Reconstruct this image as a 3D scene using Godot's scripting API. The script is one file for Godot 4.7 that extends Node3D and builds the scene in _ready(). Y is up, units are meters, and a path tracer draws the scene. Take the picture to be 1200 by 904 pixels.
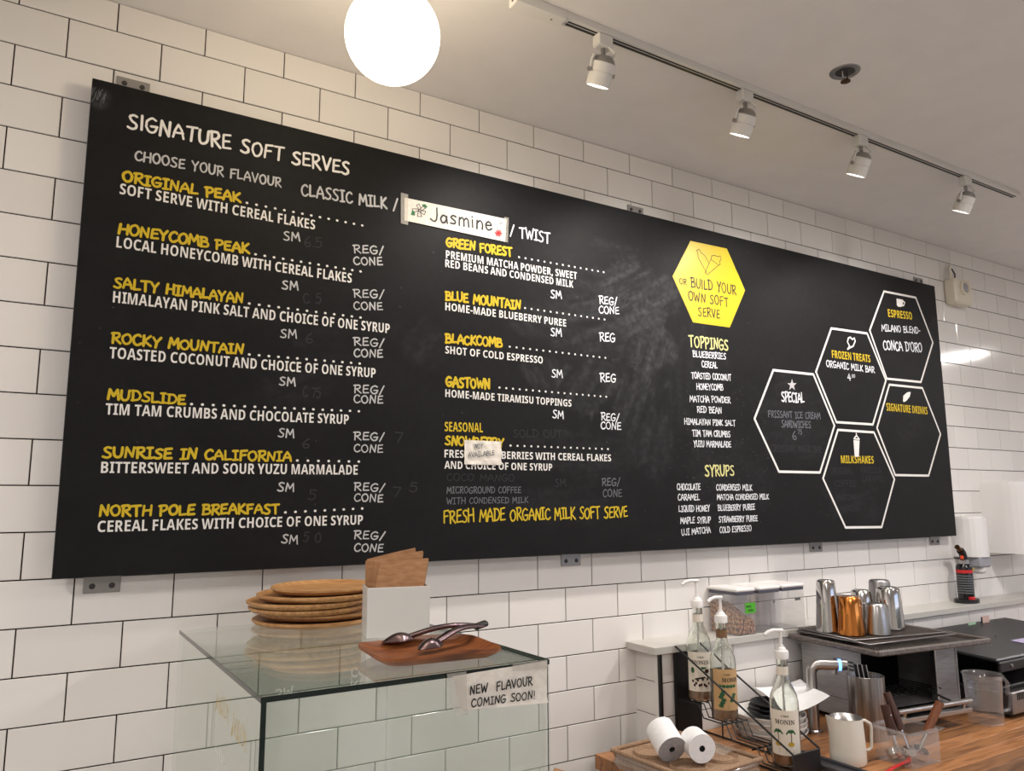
extends Node3D
# Menu board on a white tiled cafe wall. y is up, metres; the tiled wall is the plane z = 0 and the room lies at z > 0.

const EYE := Vector3(0.0, 1.6, 2.026)
const RIGHT := Vector3(0.85121433, -0.00458823, 0.52479817)
const DOWN := Vector3(0.07410115, -0.98889339, -0.12883664)
const FWD := Vector3(0.51956057, 0.14855574, -0.84142023)
const FOCAL := 909.13
const ROW := 0.102
const HALF := 0.10329          # half a tile's pitch along the wall
const CEIL := 2.84
const BOARD_Z := 0.05
const COUNTER := 0.877
const LEDGE := 1.152
const CASE_TOP := 1.327

var M := {}
var used := {}
var rng := RandomNumberGenerator.new()

# ------------------------------------------------------------------ measuring
func ray(x: float, y: float) -> Vector3:
	return RIGHT * ((x - 600.0) / FOCAL) + DOWN * ((y - 452.0) / FOCAL) + FWD

func onz(x: float, y: float, z: float) -> Vector3:
	var d := ray(x, y)
	return EYE + d * ((z - EYE.z) / d.z)

func ony(x: float, y: float, h: float) -> Vector3:
	var d := ray(x, y)
	return EYE + d * ((h - EYE.y) / d.y)

# ------------------------------------------------------------------ mesh building
class MB:
	var st := SurfaceTool.new()
	var sg := 0
	var n := 0
	var layer := 0

	func _init() -> void:
		st.begin(Mesh.PRIMITIVE_TRIANGLES)
		st.set_smooth_group(-1)

	func flat() -> MB:
		st.set_smooth_group(-1)
		return self

	func smooth() -> MB:
		sg += 1
		st.set_smooth_group(sg)
		return self

	func tri(a: Vector3, b: Vector3, c: Vector3) -> void:   # counter-clockwise seen from outside
		st.add_vertex(a)
		st.add_vertex(c)
		st.add_vertex(b)
		n += 1

	func quad(a: Vector3, b: Vector3, c: Vector3, d: Vector3) -> void:
		tri(a, b, c)
		tri(a, c, d)

	func quad_uv(p: Array, uv: Array) -> void:
		for k in [0, 2, 1, 0, 3, 2]:
			st.set_uv(uv[k])
			st.add_vertex(p[k])
		n += 2

	func box(c: Vector3, s: Vector3, bev := 0.0, t := Transform3D()) -> MB:
		flat()
		var h := s / 2.0
		bev = minf(bev, minf(h.x, minf(h.y, h.z)) * 0.9)
		var v := func(x: float, y: float, z: float) -> Vector3: return t * (c + Vector3(x, y, z))
		var i := h - Vector3.ONE * bev
		for ax in 3:
			var u := (ax + 1) % 3
			var w := (ax + 2) % 3
			for s1 in [-1.0, 1.0]:
				var q := []
				for k in [[-1, -1], [1, -1], [1, 1], [-1, 1]]:
					var p := Vector3.ZERO
					p[ax] = s1 * h[ax]
					p[u] = k[0] * i[u]
					p[w] = k[1] * i[w]
					q.append(t * (c + p))
				if s1 > 0: quad(q[0], q[1], q[2], q[3])
				else: quad(q[3], q[2], q[1], q[0])
		if bev > 0.0:
			for ax in 3:
				var u := (ax + 1) % 3
				var w := (ax + 2) % 3
				for su in [-1.0, 1.0]:
					for sw in [-1.0, 1.0]:
						var q := []
						for k in [[-1, 0], [1, 0], [1, 1], [-1, 1]]:
							var p := Vector3.ZERO
							p[ax] = k[0] * i[ax]
							p[u] = su * (h[u] if k[1] == 0 else i[u])
							p[w] = sw * (i[w] if k[1] == 0 else h[w])
							q.append(t * (c + p))
						if su * sw > 0: quad(q[0], q[1], q[2], q[3])
						else: quad(q[3], q[2], q[1], q[0])
			for sx in [-1.0, 1.0]:
				for sy in [-1.0, 1.0]:
					for sz in [-1.0, 1.0]:
						var a: Vector3 = v.call(sx * h.x, sy * i.y, sz * i.z)
						var b: Vector3 = v.call(sx * i.x, sy * h.y, sz * i.z)
						var d: Vector3 = v.call(sx * i.x, sy * i.y, sz * h.z)
						if sx * sy * sz > 0: tri(a, b, d)
						else: tri(a, d, b)
		return self

	func lathe(prof: Array, segs := 28, t := Transform3D()) -> MB:   # prof: Vector2(radius, height), bottom to top on the outside
		smooth()
		for k in prof.size() - 1:
			var p: Vector2 = prof[k]
			var q: Vector2 = prof[k + 1]
			if k > 0:
				var d0: Vector2 = p - prof[k - 1]
				if absf(d0.angle_to(q - p)) > 0.6: smooth()
			for s in segs:
				var a0 := TAU * s / segs
				var a1 := TAU * (s + 1) / segs
				var d0 := Vector3(cos(a0), 0, -sin(a0))
				var d1 := Vector3(cos(a1), 0, -sin(a1))
				var e := t * (d0 * p.x + Vector3(0, p.y, 0))
				var f := t * (d1 * p.x + Vector3(0, p.y, 0))
				var g := t * (d1 * q.x + Vector3(0, q.y, 0))
				var h := t * (d0 * q.x + Vector3(0, q.y, 0))
				if p.x < 1e-6: tri(e, g, h)
				elif q.x < 1e-6: tri(e, f, g)
				else: quad(e, f, g, h)
		return self

	func tube(pts: Array, r: float, segs := 8, caps := true, flat_y := 1.0) -> MB:
		smooth()
		var rings := []
		var up := Vector3.UP
		for k in pts.size():
			var a: Vector3 = pts[maxi(k - 1, 0)]
			var b: Vector3 = pts[mini(k + 1, pts.size() - 1)]
			var dir := (b - a).normalized()
			if absf(dir.dot(up)) > 0.95: up = Vector3.RIGHT if absf(dir.x) < 0.9 else Vector3.BACK
			var x := up.cross(dir).normalized()
			var y := dir.cross(x).normalized()
			up = y
			var ring := []
			for s in segs:
				var an := TAU * s / segs
				ring.append(pts[k] + x * cos(an) * r + y * sin(an) * r * flat_y)
			rings.append(ring)
		for k in rings.size() - 1:
			for s in segs:
				var s1 := (s + 1) % segs
				quad(rings[k][s], rings[k][s1], rings[k + 1][s1], rings[k + 1][s])
		if caps:
			flat()
			for s in range(1, segs - 1):
				tri(rings[0][0], rings[0][s + 1], rings[0][s])
				var l: Array = rings[-1]
				tri(l[0], l[s], l[s + 1])
		return self

	func prism(poly: PackedVector2Array, z0: float, z1: float, t := Transform3D()) -> MB:   # poly in x, y
		flat()
		if Geometry2D.is_polygon_clockwise(poly): poly.reverse()
		var id := Geometry2D.triangulate_polygon(poly)
		for k in range(0, id.size(), 3):
			var a := poly[id[k]]
			var b := poly[id[k + 1]]
			var c := poly[id[k + 2]]
			if (b - a).cross(c - a) < 0:
				var sw := b
				b = c
				c = sw
			tri(t * Vector3(a.x, a.y, z1), t * Vector3(b.x, b.y, z1), t * Vector3(c.x, c.y, z1))
			tri(t * Vector3(a.x, a.y, z0), t * Vector3(c.x, c.y, z0), t * Vector3(b.x, b.y, z0))
		for k in poly.size():
			var a := poly[k]
			var b := poly[(k + 1) % poly.size()]
			quad(t * Vector3(a.x, a.y, z0), t * Vector3(b.x, b.y, z0), t * Vector3(b.x, b.y, z1), t * Vector3(a.x, a.y, z1))
		return self

	func sheet(g: Array, thick := 0.0) -> MB:   # grid of points, rows by columns; optional thickness along -y
		smooth()
		for r in g.size() - 1:
			for c in g[0].size() - 1:
				quad(g[r][c], g[r + 1][c], g[r + 1][c + 1], g[r][c + 1])
		if thick > 0.0:
			var o := Vector3(0, -thick, 0)
			smooth()
			for r in g.size() - 1:
				for c in g[0].size() - 1:
					quad(g[r][c + 1] + o, g[r + 1][c + 1] + o, g[r + 1][c] + o, g[r][c] + o)
			flat()
			for r in g.size() - 1:
				quad(g[r][0] + o, g[r + 1][0] + o, g[r + 1][0], g[r][0])
				quad(g[r][-1], g[r + 1][-1], g[r + 1][-1] + o, g[r][-1] + o)
			for c in g[0].size() - 1:
				quad(g[0][c], g[0][c + 1], g[0][c + 1] + o, g[0][c] + o)
				quad(g[-1][c] + o, g[-1][c + 1] + o, g[-1][c + 1], g[-1][c])
		return self

	func stroke(p: Array, w: float, z := 0.0) -> MB:   # a flat brush stroke in x, y; each dab lies a hair over the one before
		flat()
		var r := w / 2.0
		for k in p.size():
			var a: Vector2 = p[k]
			if k > 0:
				var b: Vector2 = p[k - 1]
				var side := (a - b).orthogonal().normalized() * r
				layer = (layer + 1) % 60
				var y := z + layer * 0.000012
				quad(Vector3(b.x + side.x, b.y + side.y, y), Vector3(a.x + side.x, a.y + side.y, y), Vector3(a.x - side.x, a.y - side.y, y), Vector3(b.x - side.x, b.y - side.y, y))
			layer = (layer + 1) % 60
			var h := z + layer * 0.000012
			for s in 8:
				var d0 := Vector2.from_angle(TAU * s / 8.0) * r
				var d1 := Vector2.from_angle(TAU * (s + 1) / 8.0) * r
				tri(Vector3(a.x, a.y, h), Vector3(a.x + d0.x, a.y + d0.y, h), Vector3(a.x + d1.x, a.y + d1.y, h))
		return self

	func mesh() -> ArrayMesh:
		st.generate_normals()
		return st.commit()

# ------------------------------------------------------------------ naming and tagging
func numbered(called: String) -> String:
	var k: int = used.get(called, -1) + 1
	used[called] = k
	return called if k == 0 else "%s_%03d" % [called, k]

func thing(called: String, label: String, category: String, at := Vector3.ZERO, turn := 0.0, group := "") -> Node3D:
	var o := Node3D.new()
	o.name = numbered(called)
	add_child(o)
	o.position = at
	o.rotation.y = turn
	o.set_meta("label", label)
	o.set_meta("category", category)
	if group: o.set_meta("group", group)
	return o

func part(parent: Node, called: String, mb, mat: Material, at := Vector3.ZERO, label := "") -> MeshInstance3D:
	var o := MeshInstance3D.new()
	o.name = called
	o.mesh = mb.mesh() if mb is MB else mb
	o.material_override = mat
	o.position = at
	parent.add_child(o, true)
	if label: o.set_meta("label", label)
	return o

func structure(called: String, label: String) -> Node3D:
	var o := Node3D.new()
	o.name = called
	add_child(o)
	o.set_meta("kind", "structure")
	o.set_meta("label", label)
	return o

# ------------------------------------------------------------------ materials
func mat(key: String, c: Color, rough := 0.5, metal := 0.0, spec := 0.5) -> StandardMaterial3D:
	if M.has(key): return M[key]
	var m := StandardMaterial3D.new()
	m.resource_name = key
	m.albedo_color = c
	m.roughness = rough
	m.metallic = metal
	m.metallic_specular = spec
	M[key] = m
	return m

func pane(key: String, c: Color, a: float, rough := 0.02) -> StandardMaterial3D:
	var m := mat(key, Color(c.r, c.g, c.b, a), rough)
	m.transparency = BaseMaterial3D.TRANSPARENCY_ALPHA
	return m

func noise_tex(freq: float, seed_: int, stops: Array, size := 256, octaves := 4, kind := FastNoiseLite.TYPE_SIMPLEX_SMOOTH) -> NoiseTexture2D:
	var f := FastNoiseLite.new()
	f.noise_type = kind
	f.frequency = freq
	f.seed = seed_
	f.fractal_octaves = octaves
	var t := NoiseTexture2D.new()
	t.width = size
	t.height = size
	t.seamless = true
	t.noise = f
	if stops.size():
		var g := Gradient.new()
		g.offsets = PackedFloat32Array(stops.map(func(s): return s[0]))
		g.colors = PackedColorArray(stops.map(func(s): return s[1]))
		t.color_ramp = g
	return t

func grained(key: String, tex: Texture2D, scale3: Vector3, rough: float, metal := 0.0, spec := 0.5) -> StandardMaterial3D:
	var m := mat(key, Color.WHITE, rough, metal, spec)
	m.albedo_texture = tex
	m.uv1_triplanar = true
	m.uv1_scale = scale3
	return m

func glowing(key: String, c: Color, energy: float) -> StandardMaterial3D:
	var m := mat(key, c, 0.4)
	m.emission_enabled = true
	m.emission = c
	m.emission_energy_multiplier = energy
	return m

func make_materials() -> void:
	for k in 3:
		var tone: float = [0.905, 0.89, 0.915][k]
		mat("tile_%d" % k, Color(tone, tone * 0.985, tone * 0.965), 0.085)
	mat("grout", Color(0.17, 0.14, 0.12), 0.95, 0.0, 0.2)
	var paint := grained("ceiling_paint", noise_tex(0.02, 5, [[0.0, Color(0.885, 0.87, 0.86)], [1.0, Color(0.905, 0.89, 0.88)]]), Vector3.ONE * 1.1, 0.8, 0.0, 0.3)
	paint.uv1_world_triplanar = true
	mat("wall_paint", Color(0.86, 0.85, 0.84), 0.8)
	mat("quartz", Color(0.75, 0.74, 0.71), 0.3)
	mat("white_metal", Color(0.87, 0.86, 0.84), 0.35)
	mat("white_plastic", Color(0.9, 0.89, 0.88), 0.3)
	mat("cream_plastic", Color(0.86, 0.83, 0.76), 0.4)
	mat("grey_plastic", Color(0.6, 0.6, 0.63), 0.25)
	mat("black_metal", Color(0.045, 0.045, 0.05), 0.45)
	mat("black_gloss", Color(0.03, 0.03, 0.033), 0.15)
	mat("black_plastic", Color(0.05, 0.05, 0.055), 0.4)
	mat("dark_slot", Color(0.2, 0.19, 0.19), 0.5)
	mat("steel", Color(0.72, 0.71, 0.7), 0.28, 1.0)
	mat("polished_steel", Color(0.8, 0.79, 0.78), 0.09, 1.0)
	mat("dull_steel", Color(0.62, 0.61, 0.61), 0.4, 1.0)
	mat("zinc", Color(0.6, 0.59, 0.58), 0.42, 0.8)
	mat("copper", Color(0.86, 0.55, 0.28), 0.1, 1.0)
	mat("bronze", Color(0.42, 0.31, 0.22), 0.2, 1.0)
	mat("lilac_steel", Color(0.5, 0.43, 0.45), 0.22, 1.0)
	mat("ceramic", Color(0.9, 0.89, 0.87), 0.15)
	mat("enamel", Color(0.87, 0.85, 0.8), 0.25)
	mat("slate", Color(0.09, 0.1, 0.115), 0.35)
	mat("ink", Color(0.04, 0.04, 0.045), 0.6)
	mat("letter_white", Color(0.89, 0.88, 0.86), 0.6, 0.0, 0.3)
	mat("letter_yellow", Color(0.8, 0.69, 0.17), 0.55, 0.0, 0.3)
	mat("chalk_white", Color(0.86, 0.87, 0.88), 0.8, 0.0, 0.2)
	mat("chalk_grey", Color(0.74, 0.74, 0.74), 0.9, 0.0, 0.2)
	mat("chalk_dim", Color(0.42, 0.43, 0.45), 0.9, 0.0, 0.2)
	mat("chalk_faint", Color(0.225, 0.225, 0.235), 0.9, 0.0, 0.2)
	mat("chalk_pale_yellow", Color(0.83, 0.81, 0.56), 0.8, 0.0, 0.2)
	mat("vinyl_yellow", Color(0.81, 0.71, 0.04), 0.35)
	mat("black_cloth", Color(0.05, 0.05, 0.05), 0.8)
	mat("red_plastic", Color(0.75, 0.06, 0.1), 0.35)
	mat("red_print", Color(0.75, 0.12, 0.14), 0.5)
	mat("orange_print", Color(0.9, 0.3, 0.12), 0.5)
	mat("green_note", Color(0.3, 0.66, 0.16), 0.7)
	mat("pale_green", Color(0.62, 0.74, 0.62), 0.7)
	mat("pale_pink", Color(0.8, 0.68, 0.63), 0.7)
	mat("leaf_green", Color(0.13, 0.42, 0.22), 0.6)
	mat("flower_red", Color(0.78, 0.15, 0.17), 0.6)
	mat("bottle_label", Color(0.88, 0.85, 0.79), 0.55)
	mat("bottle_label_tan", Color(0.76, 0.62, 0.43), 0.55)
	mat("label_green", Color(0.13, 0.35, 0.2), 0.55)
	mat("label_brown", Color(0.2, 0.1, 0.07), 0.55)
	mat("label_gold", Color(0.75, 0.62, 0.2), 0.5)
	mat("cork", Color(0.46, 0.34, 0.22), 0.7)
	mat("seal_grey", Color(0.33, 0.33, 0.38), 0.5)
	mat("drain_grey", Color(0.36, 0.36, 0.38), 0.3, 0.6)
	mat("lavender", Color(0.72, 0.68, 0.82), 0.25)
	mat("glass_edge", Color(0.03, 0.1, 0.085), 0.1)
	mat("print_grey", Color(0.36, 0.37, 0.38), 0.5)
	pane("case_glass", Color(0.57, 0.7, 0.57), 0.095)
	pane("clear_plastic", Color(0.92, 0.91, 0.93), 0.06, 0.03)
	pane("smoky_plastic", Color(0.82, 0.8, 0.79), 0.09, 0.05)
	var bg := mat("bottle_glass", Color(0.97, 0.98, 0.96, 0.02), 0.01)
	bg.refraction_enabled = true
	bg.refraction_scale = 0.05
	pane("amber_syrup", Color(0.66, 0.4, 0.12), 0.75, 0.05)
	pane("window_glass", Color(0.9, 0.93, 0.93), 0.03, 0.02)
	pane("tape", Color(0.86, 0.84, 0.79), 0.2, 0.2)
	pane("film", Color(0.85, 0.82, 0.78), 0.22, 0.12)
	pane("lens", Color(0.5, 0.5, 0.5), 0.35, 0.1)
	# paper, wood, counter
	grained("paper", noise_tex(0.05, 11, [[0.0, Color(0.86, 0.83, 0.78)], [1.0, Color(0.93, 0.91, 0.87)]], 128), Vector3.ONE * 9, 0.8)
	grained("white_paper", noise_tex(0.05, 12, [[0.0, Color(0.9, 0.9, 0.9)], [1.0, Color(0.96, 0.96, 0.96)]], 128), Vector3.ONE * 9, 0.8)
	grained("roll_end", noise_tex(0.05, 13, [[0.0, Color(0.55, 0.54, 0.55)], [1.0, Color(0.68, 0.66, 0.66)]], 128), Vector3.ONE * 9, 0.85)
	grained("kraft", noise_tex(0.04, 14, [[0.0, Color(0.64, 0.46, 0.31)], [1.0, Color(0.77, 0.59, 0.43)]], 128), Vector3(6, 20, 6), 0.85)
	grained("pulp", noise_tex(0.12, 15, [[0.0, Color(0.5, 0.41, 0.33)], [1.0, Color(0.71, 0.58, 0.46)]], 128), Vector3.ONE * 8, 0.95)
	grained("crumbs", noise_tex(0.1, 16, [[0.25, Color(0.3, 0.19, 0.12)], [0.5, Color(0.57, 0.4, 0.27)], [0.75, Color(0.78, 0.62, 0.46)]], 128, 3), Vector3.ONE * 6, 0.95)
	grained("plate_wood", noise_tex(0.03, 17, [[0.0, Color(0.58, 0.4, 0.24)], [0.45, Color(0.75, 0.56, 0.36)], [0.7, Color(0.82, 0.64, 0.43)], [1.0, Color(0.66, 0.47, 0.29)]]), Vector3(1.6, 9, 12), 0.42)
	grained("acacia", noise_tex(0.02, 18, [[0.0, Color(0.34, 0.17, 0.08)], [0.4, Color(0.53, 0.3, 0.16)], [0.65, Color(0.62, 0.37, 0.2)], [1.0, Color(0.42, 0.22, 0.11)]]), Vector3(1.6, 10, 11), 0.45)
	grained("dark_wood", noise_tex(0.02, 19, [[0.0, Color(0.16, 0.08, 0.05)], [1.0, Color(0.33, 0.17, 0.1)]]), Vector3(20, 3, 20), 0.45)
	grained("mid_wood", noise_tex(0.02, 20, [[0.0, Color(0.36, 0.19, 0.09)], [1.0, Color(0.52, 0.3, 0.16)]]), Vector3(20, 3, 20), 0.45)
	for k in 3:
		var b := 1.0 - 0.09 * k
		grained("butcher_%d" % k, noise_tex(0.014, 30 + k, [[0.0, Color(0.42 * b, 0.25 * b, 0.13 * b)], [0.4, Color(0.62 * b, 0.42 * b, 0.25 * b)], [0.7, Color(0.68 * b, 0.47 * b, 0.29 * b)], [1.0, Color(0.52 * b, 0.34 * b, 0.19 * b)]], 512, 5), Vector3(0.7, 5, 7), 0.4)
	var st := grained("brushed_steel", noise_tex(0.02, 41, [[0.0, Color(0.5, 0.49, 0.48)], [1.0, Color(0.74, 0.73, 0.72)]]), Vector3(14, 0.5, 14), 0.34, 1.0)
	st.uv1_triplanar_sharpness = 2.0
	grained("oven_steel", noise_tex(0.02, 42, [[0.0, Color(0.6, 0.595, 0.59)], [1.0, Color(0.68, 0.675, 0.67)]]), Vector3(2, 12, 2), 0.45, 0.35)
	grained("tray_metal", noise_tex(0.05, 43, [[0.0, Color(0.36, 0.33, 0.31)], [1.0, Color(0.5, 0.47, 0.45)]]), Vector3.ONE * 5, 0.5, 0.35)
	grained("floor_stone", noise_tex(0.03, 44, [[0.0, Color(0.72, 0.7, 0.67)], [1.0, Color(0.8, 0.78, 0.75)]]), Vector3.ONE * 1.5, 0.5)
	glowing("globe_glow", Color(1.0, 0.95, 0.86), 5.0)
	glowing("spot_glow", Color(1.0, 0.96, 0.93), 6.0)
	glowing("panel_glow", Color(1.0, 0.96, 0.95), 4.0)
	glowing("blue_glow", Color(0.35, 0.6, 1.0), 4.0)
	chalkboard()

# The black writable panel: bare black with chalk dust where the cloth has dragged it.
func chalkboard() -> void:
	var w := 1200
	var h := 400
	var im := Image.create(w, h, false, Image.FORMAT_RGB8)
	var fine := FastNoiseLite.new()
	fine.seed = 3
	fine.frequency = 0.09
	fine.fractal_octaves = 3
	var drag := FastNoiseLite.new()
	drag.seed = 8
	drag.frequency = 0.012
	drag.fractal_octaves = 4
	drag.domain_warp_enabled = true
	drag.domain_warp_amplitude = 40.0
	var lo := onz(61, 681, BOARD_Z)
	var hi := onz(1097, 334, BOARD_Z)
	# smears: pixel centre in the photograph, reach across and up in metres, direction of the wipe, strength
	var smears := [
		[752, 350, 0.24, 0.16, 0.5, 0.8], [765, 395, 0.14, 0.2, 1.2, 0.8], [715, 385, 0.3, 0.14, 0.3, 0.6], [640, 372, 0.14, 0.08, -0.4, 0.45],
		[690, 450, 0.2, 0.12, 0.9, 0.6], [640, 435, 0.1, 0.07, -0.8, 0.45], [745, 470, 0.16, 0.16, 1.1, 0.55], [770, 520, 0.12, 0.14, 1.4, 0.4],
		[690, 530, 0.25, 0.1, 0.1, 0.3], [490, 400, 0.09, 0.1, 0.8, 0.3], [345, 455, 0.1, 0.07, 0.5, 0.22], [380, 400, 0.1, 0.06, 0.1, 0.18],
		[810, 450, 0.2, 0.3, 1.5, 0.25], [930, 490, 0.25, 0.22, 0.2, 0.22], [700, 330, 0.25, 0.07, -0.3, 0.4], [1000, 590, 0.2, 0.1, 0.2, 0.25],
		[116, 112, 0.03, 0.04, 0.8, 0.9], [660, 590, 0.3, 0.08, 0.1, 0.2], [720, 290, 0.14, 0.04, 0.1, 0.3], [1065, 500, 0.12, 0.1, 0.1, 0.2], [855, 560, 0.25, 0.2, 0.4, 0.2]]
	var sm := []
	for s in smears:
		var c := onz(s[0], s[1], BOARD_Z)
		sm.append([(c.x - lo.x) / (hi.x - lo.x) * w, (hi.y - c.y) / (hi.y - lo.y) * h, s[2] / (hi.x - lo.x) * w, s[3] / (hi.x - lo.x) * w, cos(s[4]), -sin(s[4]), s[5]])
	var dust := PackedFloat32Array()
	dust.resize(w * h)
	for s in sm:
		var reach: float = maxf(s[2], s[3]) * 1.3
		for y in range(maxi(0, int(s[1] - reach)), mini(h, int(s[1] + reach))):
			for x in range(maxi(0, int(s[0] - reach)), mini(w, int(s[0] + reach))):
				var dx: float = x - s[0]
				var dy: float = y - s[1]
				var u: float = dx * s[4] + dy * s[5]
				var v: float = -dx * s[5] + dy * s[4]
				var edge: float = drag.get_noise_2d(x * 1.6, y * 1.6) * 0.55
				var r: float = sqrt((dx / s[2]) ** 2 + (dy / s[3]) ** 2) + edge
				if r < 1.0:
					var streak: float = 0.5 + 0.8 * drag.get_noise_2d(u * 0.7 + s[0], v * 6.0 + s[1])
					dust[y * w + x] = maxf(dust[y * w + x], s[6] * smoothstep(1.0, 0.55, r) * clampf(streak, 0.0, 1.0))
	var r2 := RandomNumberGenerator.new()
	r2.seed = 5
	for y in h:
		for x in w:
			var g := fine.get_noise_2d(x, y)
			var d: float = dust[y * w + x] * (0.75 + 0.5 * g)
			var a: float = 0.112 + 0.012 * drag.get_noise_2d(x, y * 2.0) + 0.008 * g
			var l: float = a + d * 0.2
			im.set_pixel(x, y, Color(l, l * 0.995, l * 1.01 + d * 0.012))
	for k in 260:   # specks of chalk, thickest under the toppings and syrups
		var p := Vector2(r2.randf() * w, r2.randf() * h)
		if k < 170:
			var q := onz(r2.randf_range(795, 905), r2.randf_range(440, 625), BOARD_Z)
			p = Vector2((q.x - lo.x) / (hi.x - lo.x) * w, (hi.y - q.y) / (hi.y - lo.y) * h)
		var l := r2.randf_range(0.22, 0.42)
		im.set_pixel(clampi(int(p.x), 0, w - 1), clampi(int(p.y), 0, h - 1), Color(l, l, l))
	var m := mat("chalkboard", Color.WHITE, 0.48, 0.0, 0.23)
	m.albedo_texture = ImageTexture.create_from_image(im)

# ------------------------------------------------------------------ hand lettering
var GLYPH := {
	"A": ".58:0,0 .1,.55 .28,1 .46,.6 .58,0;.06,.36 .54,.4", "B": ".54:.06,0 .07,1;~-.02,.96 .38,.97 .42,.68 .1,.53;~.1,.53 .5,.5 .5,.1 .0,.02",
	"C": ".52:~.5,.86 .34,1 .1,.8 .02,.4 .14,.06 .34,.0 .54,.18", "D": ".58:.08,0 .09,1;~-.02,.97 .38,.95 .58,.52 .4,.1 .0,.02",
	"E": ".48:.46,1 .08,.94 .06,.5 .04,.03 .48,.07;.06,.5 .4,.55", "F": ".48:.48,1 .06,.94 .05,-.04;.05,.48 .4,.54",
	"G": ".6:~.54,.88 .34,1 .08,.75 .03,.35 .22,.0 .5,.1 .57,.42;.28,.42 .6,.45", "H": ".58:.06,1 .03,-.02;.54,1.03 .55,0;.04,.48 .55,.54",
	"I": ".36:.18,1 .18,0;.02,.98 .35,1;.0,.0 .36,.03", "1": ".16:.07,1 .08,0", "J": ".46:~.42,1 .42,.3 .26,.0 .02,.16",
	"K": ".54:.07,1 .06,-.03;.5,1 .09,.45 .55,0", "L": ".46:.07,1 .04,.04 .46,.1", "M": ".7:.02,0 .1,1 .36,.34 .6,1 .69,0",
	"N": ".58:.03,0 .1,1 .48,.06 .55,1.02", "O": ".6:~.3,1 .07,.8 .02,.4 .2,.02 .46,.1 .58,.52 .46,.92 .3,1", "P": ".5:.07,-.04 .08,1;~-.03,.95 .4,1 .49,.7 .3,.47 .07,.43",
	"Q": ".62:~.3,1 .07,.8 .02,.4 .2,.02 .46,.1 .58,.52 .46,.92 .3,1;.34,.28 .6,-.06", "R": ".54:.07,-.02 .08,1;~-.03,.95 .4,1 .47,.72 .3,.52 .09,.47;.18,.47 .55,-.02",
	"S": ".5:~.47,.93 .3,1 .09,.84 .2,.58 .42,.38 .4,.1 .2,.0 -.01,.1", "T": ".56:-.01,.95 .57,1;.29,.97 .28,-.03", "U": ".56:~.05,1 .03,.35 .18,.01 .42,.1 .52,.5 .54,1.02",
	"V": ".54:0,1 .26,0 .54,1", "W": ".78:0,1 .17,0 .38,.72 .56,0 .78,1.02", "X": ".5:0,1 .5,0;.48,1 .0,0", "Y": ".52:0,1 .25,.48;.52,1.02 .26,.5 .22,-.04",
	"Z": ".5:.02,.96 .48,1 .0,.03 .5,.05", "/": ".4:0,-.1 .38,1.08", "-": ".34:.03,.45 .31,.48", "'": ".14:.08,1.02 .05,.8", "!": ".16:.1,1 .07,.34;.06,.03 .07,.02", ".": ".1:.05,.03 .06,.02",
	"4": ".5:.3,1 .02,.35 .5,.36;.36,.7 .34,0", "5": ".48:.46,1 .1,.97 .07,.58;~.07,.58 .36,.62 .45,.3 .25,.0 .0,.08", "6": ".5:~.4,1 .12,.65 .03,.25 .2,.0 .44,.12 .4,.4 .1,.36",
	"7": ".46:0,.97 .46,1 .18,0", "0": ".52:~.26,1 .05,.75 .03,.3 .22,.0 .44,.15 .5,.6 .38,.94 .26,1", "2": ".48:~.03,.8 .22,1 .42,.8 .3,.45 .02,.03;.02,.03 .48,.05", "9": ".46:~.42,.7 .22,.5 .04,.72 .2,1 .4,.9 .42,.6 .36,0",
	"a": ".46:~.4,.5 .2,.6 .03,.3 .16,.02 .36,.2 .4,.55;.4,.55 .44,.02", "s": ".38:~.36,.55 .18,.62 .06,.45 .3,.25 .28,.05 .02,.05", "m": ".68:.04,0 .05,.6;~.05,.4 .2,.6 .33,.45 .34,0;~.34,.4 .5,.6 .63,.42 .64,0",
	"r": ".3:.04,0 .05,.58;~.05,.4 .16,.56 .3,.55", "o": ".42:~.2,.6 .04,.4 .06,.1 .24,.0 .38,.2 .36,.5 .2,.6", "p": ".42:.05,-.35 .05,.6;~.05,.5 .25,.62 .4,.35 .25,.02 .05,.1", "d": ".44:.4,1 .4,0;~.4,.45 .2,.6 .04,.3 .18,.0 .4,.12",
	"i": ".14:.07,.58 .07,0;.08,.82 .08,.8", "n": ".44:.04,0 .05,.6;~.05,.38 .24,.6 .4,.42 .4,0", "e": ".46:~.04,.32 .42,.36 .26,.6 .05,.4 .1,.06 .28,.0 .44,.12"}

func glyph_strokes(ch: String) -> Array:   # [width, [polyline, ...]]
	var src: String = GLYPH.get(ch, "")
	if src == "": return [0.34, []]
	var at := src.find(":")
	var lines := []
	for piece in src.substr(at + 1).split(";"):
		var soft := piece.begins_with("~")
		var pts := []
		for xy in (piece.substr(1) if soft else piece).split(" "):
			var c := xy.split(",")
			pts.append(Vector2(float(c[0]), float(c[1])))
		if soft:
			var out := []
			for k in pts.size() - 1:
				var p0: Vector2 = pts[maxi(k - 1, 0)]
				var p3: Vector2 = pts[mini(k + 2, pts.size() - 1)]
				for s in 3:
					out.append(pts[k].cubic_interpolate(pts[k + 1], p0, p3, s / 3.0))
			out.append(pts[-1])
			pts = out
		lines.append(pts)
	return [float(src.substr(0, at)), lines]

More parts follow.
